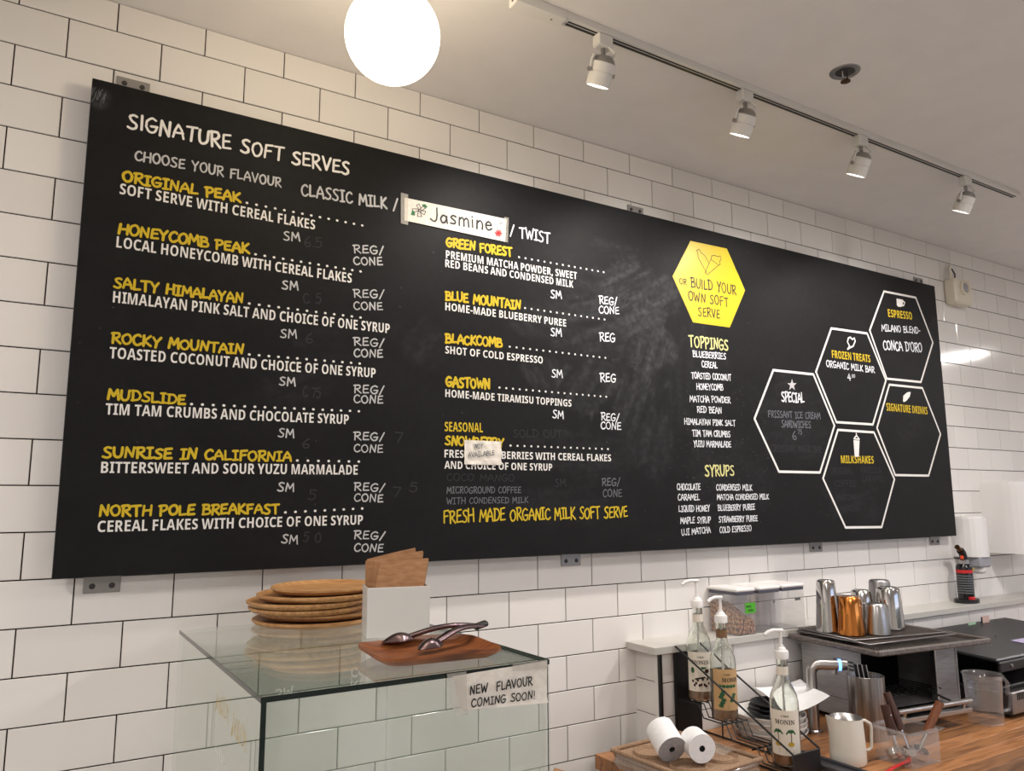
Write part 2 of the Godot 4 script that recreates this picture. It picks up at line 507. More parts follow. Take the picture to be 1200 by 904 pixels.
func hand_text(text: String, width: float, cap: float, weight: float, wobble := 0.03, gap := 0.16, spread := 0.0) -> MB:   # left end of the baseline at the origin
	var total := 0.0
	var g := []
	for ch in text:
		var s := glyph_strokes(ch)
		g.append(s)
		total += s[0] + gap
	total -= gap
	var k := (width - weight * cap) / total
	var mb := MB.new()
	var x := weight * cap / 2.0
	for s in g:
		var lift := rng.randf_range(-wobble, wobble) * cap
		var lean := rng.randf_range(-wobble, wobble)
		var tall := cap * (1.0 + rng.randf_range(-wobble, wobble) * 1.5)
		for line in s[1]:
			var p := []
			for q in line:
				p.append(Vector2(x + (q.x + lean * q.y + rng.randf_range(-0.3, 0.3) * wobble) * k, q.y * tall * (1.0 - weight) + weight * cap * 0.5 + lift))
			mb.stroke(p, weight * cap * rng.randf_range(1.0 - spread, 1.0 + spread))
		x += (s[0] + gap) * k
	return mb

var bold_font: SystemFont
var serif_font: SystemFont
func print_text(text: String, width: float, cap: float, serif := false) -> ArrayMesh:   # narrow printed capitals, left end of the baseline at the origin
	if bold_font == null:
		bold_font = SystemFont.new()
		bold_font.font_names = PackedStringArray(["Droid Sans"])
		bold_font.font_weight = 700
		serif_font = SystemFont.new()
		serif_font.font_names = PackedStringArray(["Droid Serif"])
		serif_font.font_weight = 700
	var t := TextMesh.new()
	t.text = text
	t.font = serif_font if serif else bold_font
	t.font_size = 48
	t.pixel_size = 0.01
	t.depth = 0.0
	t.curve_step = 3.0
	t.horizontal_alignment = HORIZONTAL_ALIGNMENT_LEFT
	var arr := t.surface_get_arrays(0)
	var v: PackedVector3Array = arr[Mesh.ARRAY_VERTEX]
	var lo := v[0]
	var hi := v[0]
	for p in v:
		lo = lo.min(p)
		hi = hi.max(p)
	if text.contains(","): lo.y += (hi.y - lo.y) * 0.16
	for k in v.size():
		v[k] = Vector3((v[k].x - lo.x) * width / (hi.x - lo.x), (v[k].y - lo.y) * cap / (hi.y - lo.y), 0.0)
	arr[Mesh.ARRAY_VERTEX] = v
	var m := ArrayMesh.new()
	m.add_surface_from_arrays(Mesh.PRIMITIVE_TRIANGLES, arr)
	return m

# One line of lettering on the plane z, its baseline from pixel a to pixel b of the photograph, capitals `cap` pixels high.
func line_on(root: Node3D, z: float, how: String, text: String, a: Vector2, b: Vector2, cap_px: float) -> void:
	var p := onz(a.x, a.y, z)
	var q := onz(b.x, b.y, z)
	var cap := onz(a.x, a.y - cap_px, z).y - p.y
	if b.x - a.x > 60.0: cap = (cap + onz(b.x, b.y - cap_px * 0.86, z).y - q.y) / 2.0
	var wide := Vector2(q.x - p.x, q.y - p.y).length()
	var style: Array = {"print": ["letter_white", 0.0, 0.0, 0.0], "print_yellow": ["letter_yellow", 0.0, 0.0, 0.0], "title": ["letter_white", 0.14, 0.05, 0.14], "brush": ["letter_yellow", 0.2, 0.04, 0.12],
		"brush_thin": ["letter_yellow", 0.125, 0.05, 0.1], "chalk": ["chalk_grey", 0.15, 0.025, 0.15], "chalk_bright": ["chalk_white", 0.14, 0.03, 0.12], "chalk_fine": ["chalk_white", 0.13, 0.035, 0.1], "chalk_dim": ["chalk_dim", 0.13, 0.03, 0.14],
		"faint": ["chalk_faint", 0.12, 0.04, 0.14], "pale": ["chalk_pale_yellow", 0.14, 0.04, 0.14], "ink": ["ink", 0.11, 0.04, 0.16], "marker": ["ink", 0.14, 0.03, 0.16], "gold": ["label_gold", 0.1, 0.05, 0.1], "white_hand": ["letter_white", 0.1, 0.05, 0.1]}[how]
	var shape = print_text(text, wide, cap) if style[1] == 0.0 else hand_text(text, wide, cap, style[1], style[2], style[3], 0.12)
	var o := part(root, "lettering", shape, M[style[0]], Vector3(p.x, p.y, z + 0.0007) - root.position)
	o.rotation.z = atan2(q.y - p.y, q.x - p.x)

func dots_on(root: Node3D, a: Vector2, b: Vector2) -> void:
	var p := onz(a.x, a.y, BOARD_Z)
	var q := onz(b.x, b.y, BOARD_Z)
	var mb := MB.new()
	var n := int((q.x - p.x) / 0.0235)
	for k in n + 1:
		var c := p.lerp(q, float(k) / n) - p
		mb.stroke([Vector2(c.x, c.y), Vector2(c.x + 0.0012, c.y)], 0.0062)
	part(root, "dotted_line", mb, M.letter_white, Vector3(p.x, p.y + 0.004, BOARD_Z + 0.0007) - root.position).set_meta("kind", "stuff")

func outline_on(root: Node3D, called: String, px: Array, z: float, w: float, m: Material, closed := true) -> MeshInstance3D:
	var o := onz(px[0][0], px[0][1], z)
	var p := []
	for c in px:
		var v := onz(c[0], c[1], z) - o
		p.append(Vector2(v.x, v.y))
	if closed: p.append(p[0])
	return part(root, called, MB.new().stroke(p, w), m, Vector3(o.x, o.y, z + 0.0007) - root.position)

func filled_on(root: Node3D, called: String, px: Array, z: float, lift: float, m: Material, thick := 0.0) -> MeshInstance3D:
	var o := onz(px[0][0], px[0][1], z)
	var p := PackedVector2Array()
	for c in px:
		var v := onz(c[0], c[1], z) - o
		p.append(Vector2(v.x, v.y))
	return part(root, called, MB.new().prism(p, lift - thick, lift), m, Vector3(o.x, o.y, z) - root.position)

# ------------------------------------------------------------------ build
func _ready() -> void:
	rng.seed = 20
	# camera
	var cam := Camera3D.new()
	cam.name = "camera"
	cam.transform = Transform3D(Basis(RIGHT.normalized(), -DOWN.normalized(), -FWD.normalized()), EYE)
	cam.fov = rad_to_deg(2.0 * atan(452.0 / FOCAL))
	cam.near = 0.05
	cam.far = 60.0
	add_child(cam)
	cam.make_current()
	# daylight outside the shop window, and the exposure
	var env := Environment.new()
	env.background_mode = Environment.BG_SKY
	var sky := Sky.new()
	var air := ProceduralSkyMaterial.new()
	air.sky_top_color = Color(0.55, 0.66, 0.86)
	air.sky_horizon_color = Color(0.82, 0.84, 0.9)
	air.ground_horizon_color = Color(0.6, 0.6, 0.62)
	air.ground_bottom_color = Color(0.35, 0.34, 0.33)
	air.sky_energy_multiplier = 1.5
	sky.sky_material = air
	env.sky = sky
	env.tonemap_mode = Environment.TONE_MAPPER_LINEAR
	env.tonemap_exposure = 1.0
	env.sdfgi_enabled = true
	env.ssao_enabled = true
	env.ssil_enabled = true
	var we := WorldEnvironment.new()
	we.name = "environment"
	we.environment = env
	add_child(we)
	make_materials()
	room_lights()
	room()
	tiled_wall()
	low_wall()
	counter()
	menu_board()
	paper_signs()
	globe_lamp(Vector3(0.604, 2.612, 0.557), "glowing white glass globe pendant lamp hanging above the menu board")
	track_lights()
	ceiling_fittings()
	glass_case()
	case_things()
	wall_fittings()
	ledge_things()
	oven()
	grill()
	syrup_rack()
	counter_things()

func lamp_light(l: Light3D, parent: Node, at: Vector3, c: Color, e: float, size := 0.05) -> void:
	l.light_color = c
	l.light_energy = e
	l.light_size = size
	l.shadow_enabled = true
	parent.add_child(l, true)
	l.position = at

func room_lights() -> void:
	# flat panels on the ceiling over the customers' side, behind and beside the camera
	var spots := [[-1.3, 1.45], [2.95, 1.55], [6.6, 1.47], [-0.6, 3.6], [2.6, 3.6], [5.8, 3.6]]
	for k in spots.size():
		var s: Array = spots[k]
		var t := thing("ceiling_panel_light", "slim white rectangular panel light on the ceiling over the customers' side", "light", Vector3(s[0], CEIL, s[1]), 0.0, "panel lights over the customers' side")
		part(t, "frame", MB.new().box(Vector3(0, -0.02, 0), Vector3(0.13, 0.04, 0.4), 0.004), M.white_metal)
		part(t, "diffuser", MB.new().box(Vector3(0, -0.041, 0), Vector3(0.1, 0.004, 0.37)), M.panel_glow)
		var a := AreaLight3D.new()
		a.name = "panel_area_light"
		a.area_size = Vector2(0.1, 0.36)
		a.area_range = 12.0
		lamp_light(a, t, Vector3(0, -0.047, 0), Color(1.0, 0.978, 0.97), 2.8)
		a.rotation.x = -PI / 2

func globe_lamp(at: Vector3, label: String) -> void:
	var t := thing("globe_pendant_lamp", label, "lamp", at)
	var prof := []
	for k in 25:
		var a := -PI / 2 + PI * k / 24.0 * 0.93
		prof.append(Vector2(0.1035 * cos(a), 0.1035 * sin(a)))
	part(t, "globe_shade", MB.new().lathe(prof, 48), M.globe_glow)
	part(t, "collar", MB.new().lathe([Vector2(0, 0.098), Vector2(0.026, 0.098), Vector2(0.026, 0.125), Vector2(0.012, 0.135), Vector2(0, 0.135)], 24), M.white_metal)
	part(t, "rod", MB.new().lathe([Vector2(0.006, 0.13), Vector2(0.006, CEIL - at.y - 0.02)], 12), M.white_metal)
	part(t, "canopy", MB.new().lathe([Vector2(0, CEIL - at.y - 0.025), Vector2(0.05, CEIL - at.y - 0.022), Vector2(0.06, CEIL - at.y), Vector2(0, CEIL - at.y)], 28), M.white_metal)
	var o := OmniLight3D.new()
	o.name = "globe_light"
	o.omni_range = 12.0
	lamp_light(o, t, Vector3.ZERO, Color(1.0, 0.89, 0.71), 0.1, 0.1)

# ------------------------------------------------------------------ the room
func slab(root: Node3D, called: String, lo: Vector3, hi: Vector3, m: Material) -> void:
	part(root, called, MB.new().box((lo + hi) / 2.0, hi - lo), m)

func room() -> void:
	var f := structure("floor", "grey stone floor of the shop")
	slab(f, "floor_slab", Vector3(-2.4, -0.1, -0.1), Vector3(8.2, 0, 6.2), M.floor_stone)
	var c := structure("ceiling", "plain off-white painted ceiling")
	slab(c, "ceiling_slab", Vector3(-2.4, CEIL, -0.1), Vector3(8.2, CEIL + 0.1, 6.2), M.ceiling_paint)
	var l := structure("wall_left", "off-white painted side wall")
	slab(l, "wall_slab", Vector3(-2.4, 0, 0), Vector3(-2.3, CEIL, 6.1), M.wall_paint)
	var r := structure("wall_right", "off-white painted far side wall")
	slab(r, "wall_slab", Vector3(8.1, 0, 0), Vector3(8.2, CEIL, 6.1), M.wall_paint)
	var b := structure("wall_front", "street-side wall of the shop around its window")
	slab(b, "wall_slab", Vector3(-2.4, 0, 6.1), Vector3(2.4, CEIL, 6.2), M.wall_paint)
	slab(b, "wall_slab", Vector3(7.6, 0, 6.1), Vector3(8.2, CEIL, 6.2), M.wall_paint)
	slab(b, "wall_slab", Vector3(2.4, 0, 6.1), Vector3(7.6, 0.5, 6.2), M.wall_paint)
	slab(b, "wall_slab", Vector3(2.4, 2.5, 6.1), Vector3(7.6, CEIL, 6.2), M.wall_paint)
	var w := structure("window_1", "wide shop window to the street")
	slab(w, "pane", Vector3(2.4, 0.5, 6.148), Vector3(7.6, 2.5, 6.152), M.window_glass)
	for x in [2.42, 4.13, 5.86, 7.58]: slab(w, "window_frame", Vector3(x - 0.025, 0.5, 6.12), Vector3(x + 0.025, 2.5, 6.18), M.black_metal)

var tile_shapes := {}
func tile_shape(w: float, h: float) -> ArrayMesh:
	var key := "%.4f %.4f" % [w, h]
	if not tile_shapes.has(key):
		var b := 0.0012
		var mb := MB.new()
		var o := [Vector3(-w / 2, -h / 2, -b), Vector3(w / 2, -h / 2, -b), Vector3(w / 2, h / 2, -b), Vector3(-w / 2, h / 2, -b)]
		var i := [Vector3(-w / 2 + b, -h / 2 + b, 0), Vector3(w / 2 - b, -h / 2 + b, 0), Vector3(w / 2 - b, h / 2 - b, 0), Vector3(-w / 2 + b, h / 2 - b, 0)]
		mb.quad(i[0], i[1], i[2], i[3])
		for k in 4:
			var n := (k + 1) % 4
			mb.quad(o[k], o[n], i[n], i[k])
			mb.quad(o[k] + Vector3(0, 0, -0.006), o[n] + Vector3(0, 0, -0.006), o[n], o[k])
		tile_shapes[key] = mb.mesh()
	return tile_shapes[key]

func row_y(r: float) -> float: return EYE.y + (12.40157 - r) * ROW
func col_x(c: float) -> float: return c * HALF - 0.10550

func lay_tile(root: Node3D, x0: float, x1: float, y0: float, y1: float, z: float, hidden: MB, turn := 0.0) -> void:
	var g := 0.0014
	var w := x1 - x0 - 2 * g
	var h := y1 - y0 - 2 * g
	if w < 0.004 or h < 0.004: return
	var c := Vector3((x0 + x1) / 2, (y0 + y1) / 2, z)
	if hidden:
		hidden.box(c - Vector3(0, 0, 0.0035), Vector3(w, h, 0.007))
		return
	var o := part(root, "tile", tile_shape(w, h), M["tile_%d" % (rng.randi() % 3)])
	o.transform = Transform3D(Basis(Vector3.UP, turn) * Basis.from_euler(Vector3(rng.randf_range(-1, 1), rng.randf_range(-1, 1), 0) * 0.0022), c)

func tiled_wall() -> void:
	var root := structure("wall_back", "wall of glossy white rectangular tiles with thin dark joints")
	slab(root, "grout", Vector3(-2.4, 0, -0.1), Vector3(8.1, CEIL, -0.0035), M.grout)
	var rest := MB.new()
	for r in range(0, 28):
		var y1 := minf(row_y(r), CEIL)
		var y0 := maxf(row_y(r + 1), 0.0)
		if y1 - y0 < 0.01: continue
		for k in range(-11, 40):
			var c := k * 2 - (0 if posmod(r, 2) == 0 else 1)
			var x0 := maxf(col_x(c), -2.3)
			var x1 := minf(col_x(c + 2), 8.1)
			if x1 - x0 < 0.01: continue
			var behind_board: bool = r >= 3 and r <= 13 and x0 > 0.12 and x1 < 3.5
			var behind_low: bool = y1 < 1.135 and x0 > 1.72
			var shown: bool = c >= -3 and c < 46 and r < 20 and not behind_board and not behind_low
			if behind_low or y0 < 0.05 and x0 > 1.7: 
				if not shown and x0 > 1.72: continue
			lay_tile(root, x0, x1, y0, y1, 0.0, null if shown else rest)
	part(root, "tiles_out_of_view", rest, M.tile_0).set_meta("kind", "stuff")

func low_wall() -> void:
	var root := structure("wall_low", "low tiled ledge wall behind the counter with a black corner trim")
	slab(root, "grout", Vector3(1.722, 0, 0.0), Vector3(8.1, 1.129, 0.1165), M.grout)
	var rows := [1.128, 1.038, 0.937, 0.835]
	for r in 3:
		for k in 16:
			var x0 := maxf(1.934 + (k - 1) * 2 * HALF - (0.0 if r % 2 == 1 else -HALF * 1.03), 1.722)
			if k == 0: x0 = 1.722
			var x1 := 1.934 + k * 2 * HALF - (0.0 if r % 2 == 1 else -HALF * 1.03)
			lay_tile(root, x0, x1, rows[r + 1], rows[r], 0.12, null)
		lay_tile_side(root, rows[r + 1], rows[r])
	part(root, "corner_trim", MB.new().box(Vector3(1.715, 1.0, 0.119), Vector3(0.012, 0.26, 0.012), 0.002), M.black_metal)
	part(root, "corner_bead", MB.new().box(Vector3(1.7165, 1.0, 0.104), Vector3(0.011, 0.26, 0.018), 0.002), M.white_metal)
	var led := structure("trim_1", "white stone ledge on top of the low tiled wall")
	part(led, "ledge_slab", MB.new().box(Vector3(4.89, LEDGE - 0.0115, 0.0685), Vector3(6.42, 0.023, 0.137), 0.0015), M.quartz)

func lay_tile_side(root: Node3D, y0: float, y1: float) -> void:
	var o := part(root, "tile", tile_shape(0.1, y1 - y0 - 0.0022), M.tile_1)
	o.transform = Transform3D(Basis(Vector3.UP, -PI / 2), Vector3(1.717, (y0 + y1) / 2, 0.047))

func counter() -> void:
	var t := thing("wooden_counter", "butcher block counter top of brown wooden staves behind the pump bottles", "counter", Vector3(1.45, 0, 0.125))
	var x := 0.0
	var w := 0.052
	for k in 13:   # staves run along the wall
		var z0 := k * w
		part(t, "plank", MB.new().box(Vector3(1.6, COUNTER - 0.02, z0 + w / 2), Vector3(3.2, 0.04, w - 0.0006), 0.0008), M["butcher_%d" % [0, 1, 0, 2, 0, 1, 1, 0, 2, 0, 1, 0, 2][k]])
	part(t, "cabinet", MB.new().box(Vector3(1.6, 0.42, 0.31), Vector3(3.16, 0.83, 0.6), 0.003), M.white_plastic)
	var d := thing("sink_tray", "shallow dark grey metal drip tray on the wooden counter beside the bottle rack", "tray", Vector3(1.916, COUNTER, 0.545))
	part(d, "tray_floor", MB.new().box(Vector3(0, 0.003, 0), Vector3(0.056, 0.006, 0.33), 0.002), M.drain_grey)
	for s in [-1, 1]:
		part(d, "tray_rim", MB.new().box(Vector3(s * 0.028, 0.0075, 0), Vector3(0.008, 0.015, 0.34), 0.003), M.drain_grey)
		part(d, "tray_rim", MB.new().box(Vector3(0, 0.0075, s * 0.166), Vector3(0.056, 0.015, 0.008), 0.003), M.drain_grey)

# ------------------------------------------------------------------ menu board
func menu_board() -> void:
	var lo := onz(61, 681, BOARD_Z)
	var hi := onz(1097, 334, BOARD_Z)
	lo.x = 0.055
	hi.x = onz(1108, 480, BOARD_Z).x
	hi.y = 2.6
	lo.y = 1.4405
	var root := thing("menu_board", "long black chalkboard menu with white and yellow lettering on the tiled wall", "menu board", Vector3(lo.x, lo.y, 0))
	var w := hi.x - lo.x
	var h := hi.y - lo.y
	var p := MB.new()
	p.flat()
	p.quad_uv([Vector3(0.001, 0.001, BOARD_Z), Vector3(w - 0.001, 0.001, BOARD_Z), Vector3(w - 0.001, h - 0.001, BOARD_Z), Vector3(0.001, h - 0.001, BOARD_Z)], [Vector2(0, 1), Vector2(1, 1), Vector2(1, 0), Vector2(0, 0)])
	part(root, "writing_surface", p, M.chalkboard)
	part(root, "panel", MB.new().box(Vector3(w / 2, h / 2, BOARD_Z - 0.0105), Vector3(w, h, 0.0205), 0.001), M.black_plastic)
	# scuffs at the top left corner
	for k in 14:
		var p0 := Vector2(rng.randf_range(107.5, 126), 0)
		p0.y = 100 + (p0.x - 107) * 0.25 + rng.randf_range(0, 9)
		var q0 := p0 + Vector2(rng.randf_range(-6, -1), rng.randf_range(6, 13))
		q0.x = maxf(q0.x, 107.5)
		outline_on(root, "scuff", [[p0.x, p0.y], [(p0.x + q0.x) / 2 + rng.randf_range(-1, 1), (p0.y + q0.y) / 2], [q0.x, q0.y]], BOARD_Z, rng.randf_range(0.0007, 0.0016), M.chalk_dim, false)
	# metal fixing plates
	for b in [[156, 103, 1, 0], [744.5, 251, 1, 0], [1076, 330, 1, 0], [119.5, 688, -1, 0], [669, 655, -1, 0], [956, 640, -1, 0], [1095.5, 635, -1, 0]]:
		var at := onz(b[0], b[1], 0.002)
		var y: float = (h + lo.y + 0.018 if b[2] > 0 else lo.y - 0.012) - lo.y
		var br := part(root, "fixing_plate", MB.new().box(Vector3.ZERO, Vector3(0.075, 0.055, 0.003), 0.001), M.zinc, Vector3(at.x - lo.x, y, 0.0025))
		part(br, "fixing_foot", MB.new().box(Vector3(0, -b[2] * 0.014, 0.016), Vector3(0.075, 0.003, 0.028), 0.001), M.zinc)
		for s in [-1, 1]:
			part(br, "screw", MB.new().lathe([Vector2(0.0065, 0), Vector2(0.0055, 0.0025), Vector2(0.002, 0.003), Vector2(0, 0.0022)], 12, Transform3D(Basis(Vector3.RIGHT, PI / 2), Vector3(s * 0.02, b[2] * 0.012, 0.0015))), M.dark_slot)
	var Z := BOARD_Z
	var put := func(how: String, text: String, x0: float, y0: float, x1: float, y1: float, cap: float) -> void: line_on(root, Z, how, text, Vector2(x0, y0), Vector2(x1, y1), cap)
	put.call("title", "S1GNATURE SOFT SERVES", 148, 151, 410, 207, 20)
	put.call("chalk", "CHOOSE YOUR FLAVOUR", 157, 188, 330, 220.5, 13.5)
	put.call("chalk", "CLASSIC MILK /", 352, 230, 467, 248, 16)
	put.call("chalk_fine", "/ TWIST", 597, 277, 645, 286, 14)
	# the left column: name, its baseline, the dots, what it is
	var left := [
		["ORIGINAL PEAK", 142, 213.5, 283, 238.5, 424, 266, "SOFT SERVE WITH CEREAL FLAKES", 140, 227.5, 369, 269.5, 332, 282.5, 297, 311],
		["HONEYCOMB PEAK", 137, 274.5, 293, 299, 422, 320, "LOCAL HONEYCOMB WITH CEREAL FLAKES", 136, 290, 412, 332, 330, 340, 349, 363.5],
		["SALTY HIMALAYAN", 132, 338, 285.7, 357, 422, 374, "HIMALAYAN PINK SALT AND CHOICE OF ONE SYRUP", 132, 354.5, 456.5, 391, 328, 396.5, 405.5, 419],
		["ROCKY MOUNTAIN", 129, 403.5, 285.7, 417, 421, 428, "TOASTED COCONUT AND CHOICE OF ONE SYRUP", 128, 420, 440, 443, 326.5, 452.5, 461, 473],
		["MUDSLIDE", 124.3, 469.5, 218, 475.5, 420, 484, "TIM TAM CRUMBS AND CHOCOLATE SYRUP", 123.3, 486, 408.5, 497.5, 325, 513, 516, 530.5],
		["SUNRISE IN CALIFORNIA", 119, 537.5, 342, 541.7, 420, 543, "BITTERSWEET AND SOUR YUZU MARMALADE", 118, 554.5, 419, 556.5, 324.5, 576.5, 575.5, 588.5],
		["NORTH POLE BREAKFAST", 115, 606.5, 328, 603, 424, 598, "CEREAL FLAKES WITH CHOICE OF ONE SYRUP", 114, 624, 425, 615, 329, 637.5, 632, 647]]
	for e in left:
		put.call("brush", e[0], e[1], e[2], e[3], e[4], 15.0)
		dots_on(root, Vector2(e[3] + 6, e[4] + (e[6] - e[4]) * 6.0 / (e[5] - e[3])), Vector2(e[5], e[6]))
		put.call("print", e[7], e[8], e[9], e[10], e[11], 13.2)
		put.call("chalk", "SM", e[12], e[13], e[12] + 20, e[13] + 1.0, 11.5)
		put.call("chalk", "REG/", 414, e[14], 451, e[14] + 2.0, 10.8)
		put.call("chalk", "CONE", 414, e[15], 449, e[15] + 1.0, 10.6)
	# the right column
	var right := [
		["GREEN FOREST", 522, 290, 601, 302, 608, 303, 707, 320.5, "PREMIUM MATCHA POWDER, SWEET", 522.5, 302.5, 676, 327.5],
		["", 0, 0, 0, 0, 0, 0, 0, 0, "RED BEANS AND CONDENSED MILK", 521.7, 313, 671.7, 337.5],
		["BLUE MOUNTAIN", 521, 352.7, 610.7, 364, 615, 362.7, 708, 376, "HOME-MADE BLUEBERRY PUREE", 521.7, 363.6, 663.3, 383],
		["BLACKCOMB", 521, 402.7, 589, 408.5, 597, 408, 709, 421, "SHOT OF COLD ESPRESSO", 521.7, 414.4, 636, 426.5],
		["GASTOWN", 521.7, 454, 575, 457, 585, 456, 710, 466.7, "HOME-MADE TIRAMISU TOPPINGS", 521.7, 465.4, 669.5, 477],
		["SNOWBERRY", 520.7, 522.7, 590.7, 525.5, 598, 524, 712, 528, "FRESH STRAWBERRIES WITH CEREAL FLAKES", 520.7, 536.4, 716, 541],
		["", 0, 0, 0, 0, 0, 0, 0, 0, "AND CHOICE OF ONE SYRUP", 520.7, 549.5, 647, 552]]
	for e in right:
		if e[0]:
			put.call("brush", e[0], e[1], e[2], e[3], e[4], 13.5)
			dots_on(root, Vector2(e[5], e[6]), Vector2(e[7], e[8]))
		put.call("print", e[9], e[10], e[11], e[12], e[13], 9.3)
	for e in [[645, 350, 702, 356.7, 367.7], [645, 394.5, 702.3, 400.7, 0], [646, 443, 703, 448, 0], [647, 490.7, 704, 493, 503.4]]:
		put.call("chalk_bright", "SM", e[0], e[1], e[0] + 13.5, e[1] + 1, 10.5)
		if e[4]:
			put.call("chalk_bright", "REG/", e[2], e[3], e[2] + 22, e[3] + 2, 10)
			put.call("chalk_bright", "CONE", e[2] - 0.5, e[4], e[2] + 24, e[4] + 1.5, 9.6)
		else:
			put.call("chalk_bright", "REG", e[2], e[3], e[2] + 19, e[3] + 1, 11)
	put.call("print_yellow", "SEASONAL", 521, 505.7, 565.7, 507, 11.2)
	put.call("faint", "COCO MANGO", 523, 564, 603, 565, 10)
	put.call("faint", "SOLD OUT", 601, 513, 659, 513.5, 10)
	put.call("chalk_dim", "MICROGROUND COFFEE", 523, 579, 610.7, 578.3, 9)
	put.call("chalk_dim", "WITH CONDENSED MILK", 523, 591.5, 619, 590, 8.5)
	put.call("faint", "SM", 650, 571, 663, 571, 10)
	put.call("chalk_dim", "REG/", 705, 570, 727, 570, 10)
	put.call("chalk_dim", "CONE", 706, 583, 729, 583, 9.6)
	put.call("brush_thin", "FRESH MADE ORGANIC MILK SOFT SERVE", 519, 614, 736, 607, 16.5)
	# prices half wiped off
	for e in [["6.5", 356, 290], ["C 5", 355, 356], ["6", 357, 402], ["C 75", 354, 466], ["6", 353, 526], ["5", 360, 586], ["5 0", 354, 636], ["7", 462, 519], ["5", 479, 577], ["7", 459, 583], ["4", 740, 430], ["7", 727, 357]]:
		put.call("faint", e[0], e[1], e[2], e[1] + (22 if e[0].length() > 2 else 10), e[2] + 1, 13)
	# toppings and syrups
	put.call("pale", "TOPPINGS", 807, 407, 854, 411.5, 14)
	for e in [["BLUEBERRIES", 811.7, 419, 851, 422], ["CEREAL", 822, 431, 841, 432.7], ["TOASTED COCONUT", 810, 444, 857, 446.7], ["HONEYCOMB", 816, 457, 847.7, 458.5], ["MATCHA POWDER", 808, 471.5, 856, 473], ["RED BEAN", 816.5, 484, 846, 485.5],
		["HIMALAYAN PINK SALT", 801.7, 498, 862, 500], ["TIM TAM CRUMBS", 811, 512, 856, 513], ["YUZU MARMALADE", 812.7, 524.5, 857, 525]]:
		put.call("chalk_bright", e[0], e[1], e[2], e[3], e[4], 8.2)
	put.call("pale", "SYRUPS", 826, 559.5, 861, 558.5, 14)
	for e in [["CHOCOLATE", 793, 575, 821, 575, "CONDENSED MILK", 839, 575.4, 881.7, 575.4], ["CARAMEL", 794, 587, 820, 587, "MATCHA CONDENSED MILK", 840, 586.5, 901, 586], ["LIQUID HONEY", 795, 600.5, 832, 600, "BLUEBERRY PUREE", 841, 599.5, 885, 598],
		["MAPLE SYRUP", 797, 614.5, 833, 613.5, "STRAWBERRY PUREE", 842, 613, 888, 611.5], ["UJI MATCHA", 798.5, 628.5, 833, 625, "COLD ESPRESSO", 843, 625.5, 880.7, 623]]:
		put.call("chalk_bright", e[0], e[1], e[2], e[3], e[4], 8.2)
		put.call("chalk_bright", e[5], e[6], e[7], e[8], e[9], 7.8)
	# the yellow hexagon
	filled_on(root, "yellow_hexagon", [[809, 282.5], [851.5, 291.5], [873, 340.5], [855, 384], [812, 378], [788, 324]], Z, 0.0009, M.vinyl_yellow, 0.0008)
	var Y := Z + 0.0004
	line_on(root, Y, "marker", "OR", Vector2(796, 333.5), Vector2(805, 335), 7.5)
	line_on(root, Y, "ink", "BU1LD YOUR", Vector2(809.5, 337.5), Vector2(863, 346), 12.5)
	line_on(root, Y, "ink", "OWN SOFT", Vector2(806.5, 352.5), Vector2(854, 360), 11.5)
	line_on(root, Y, "ink", "SERVE", Vector2(818, 370.5), Vector2(844, 374), 11)
	for s in [[[828, 320], [818, 302], [817.5, 296], [816, 294], [819, 292], [821, 296], [826, 300], [831, 309]], [[826, 320], [833, 304], [842, 311], [829, 322], [826, 320]], [[833, 304], [834, 300], [838, 299.5], [841, 301], [844, 300], [845, 304], [843, 307], [844, 310], [842, 311]]]:
		outline_on(root, "drawn_cone", s, Y, 0.0022, M.ink, false)
	# white hexagons
	var hex := [[[906, 434], [953, 439], [977.7, 499], [960.7, 554], [912.7, 553], [884, 491]], [[974, 385], [1016, 391], [1038, 446], [1022.7, 497.7], [980, 495], [956, 436]], [[1035.7, 341.7], [1073, 349], [1093, 401.7], [1079, 448], [1039, 444], [1019, 387.3]],
		[[1042, 451], [1080.7, 455], [1102, 509], [1088, 557.7], [1049, 557], [1027.5, 501.7]], [[981.7, 504], [1024, 507], [1048, 562], [1033, 618], [990.7, 618.5], [964.3, 561]]]
	for e in hex: outline_on(root, "hexagon_outline", e, Z, 0.0095, M.letter_white)
	put.call("print_yellow", "ESPRESSO", 1041, 371.5, 1069, 375, 9)
	put.call("chalk_fine", "MILANO BLEND-", 1033, 388.5, 1079, 392, 8.5)
	put.call("chalk_fine", "CONCA D'ORO", 1035, 410.5, 1081, 413.5, 12)
	put.call("print_yellow", "FROZEN TREATS", 975, 419.5, 1020, 425, 9)
	put.call("chalk_bright", "ORGANIC MILK BAR", 968, 430.5, 1025, 438, 8.5)
	put.call("chalk_fine", "4", 993, 446.5, 997.5, 447, 9)
	put.call("chalk_fine", "00", 998, 442.5, 1002, 443, 4)
	put.call("chalk_fine", "SPECIAL", 915.7, 471.5, 943, 473, 13)
	put.call("chalk_dim", "FRISSANT ICE CREAM", 900, 489.5, 961.7, 492, 9)
	put.call("chalk_dim", "SANDWICHES", 915.7, 501.5, 950.5, 502.5, 9)
	put.call("chalk_dim", "6", 928.5, 516, 934, 516, 11)
	put.call("chalk_dim", "75", 934.5, 509.5, 940, 509.5, 6)
	put.call("faint", "CROISSANT MAGIC BAR", 904, 530, 963, 531, 9)
	put.call("print_yellow", "SIGNATURE DRINKS", 1039, 481.5, 1087, 486, 9)
	put.call("print_yellow", "MILKSHAKES", 985.7, 543, 1024, 543.5, 9)
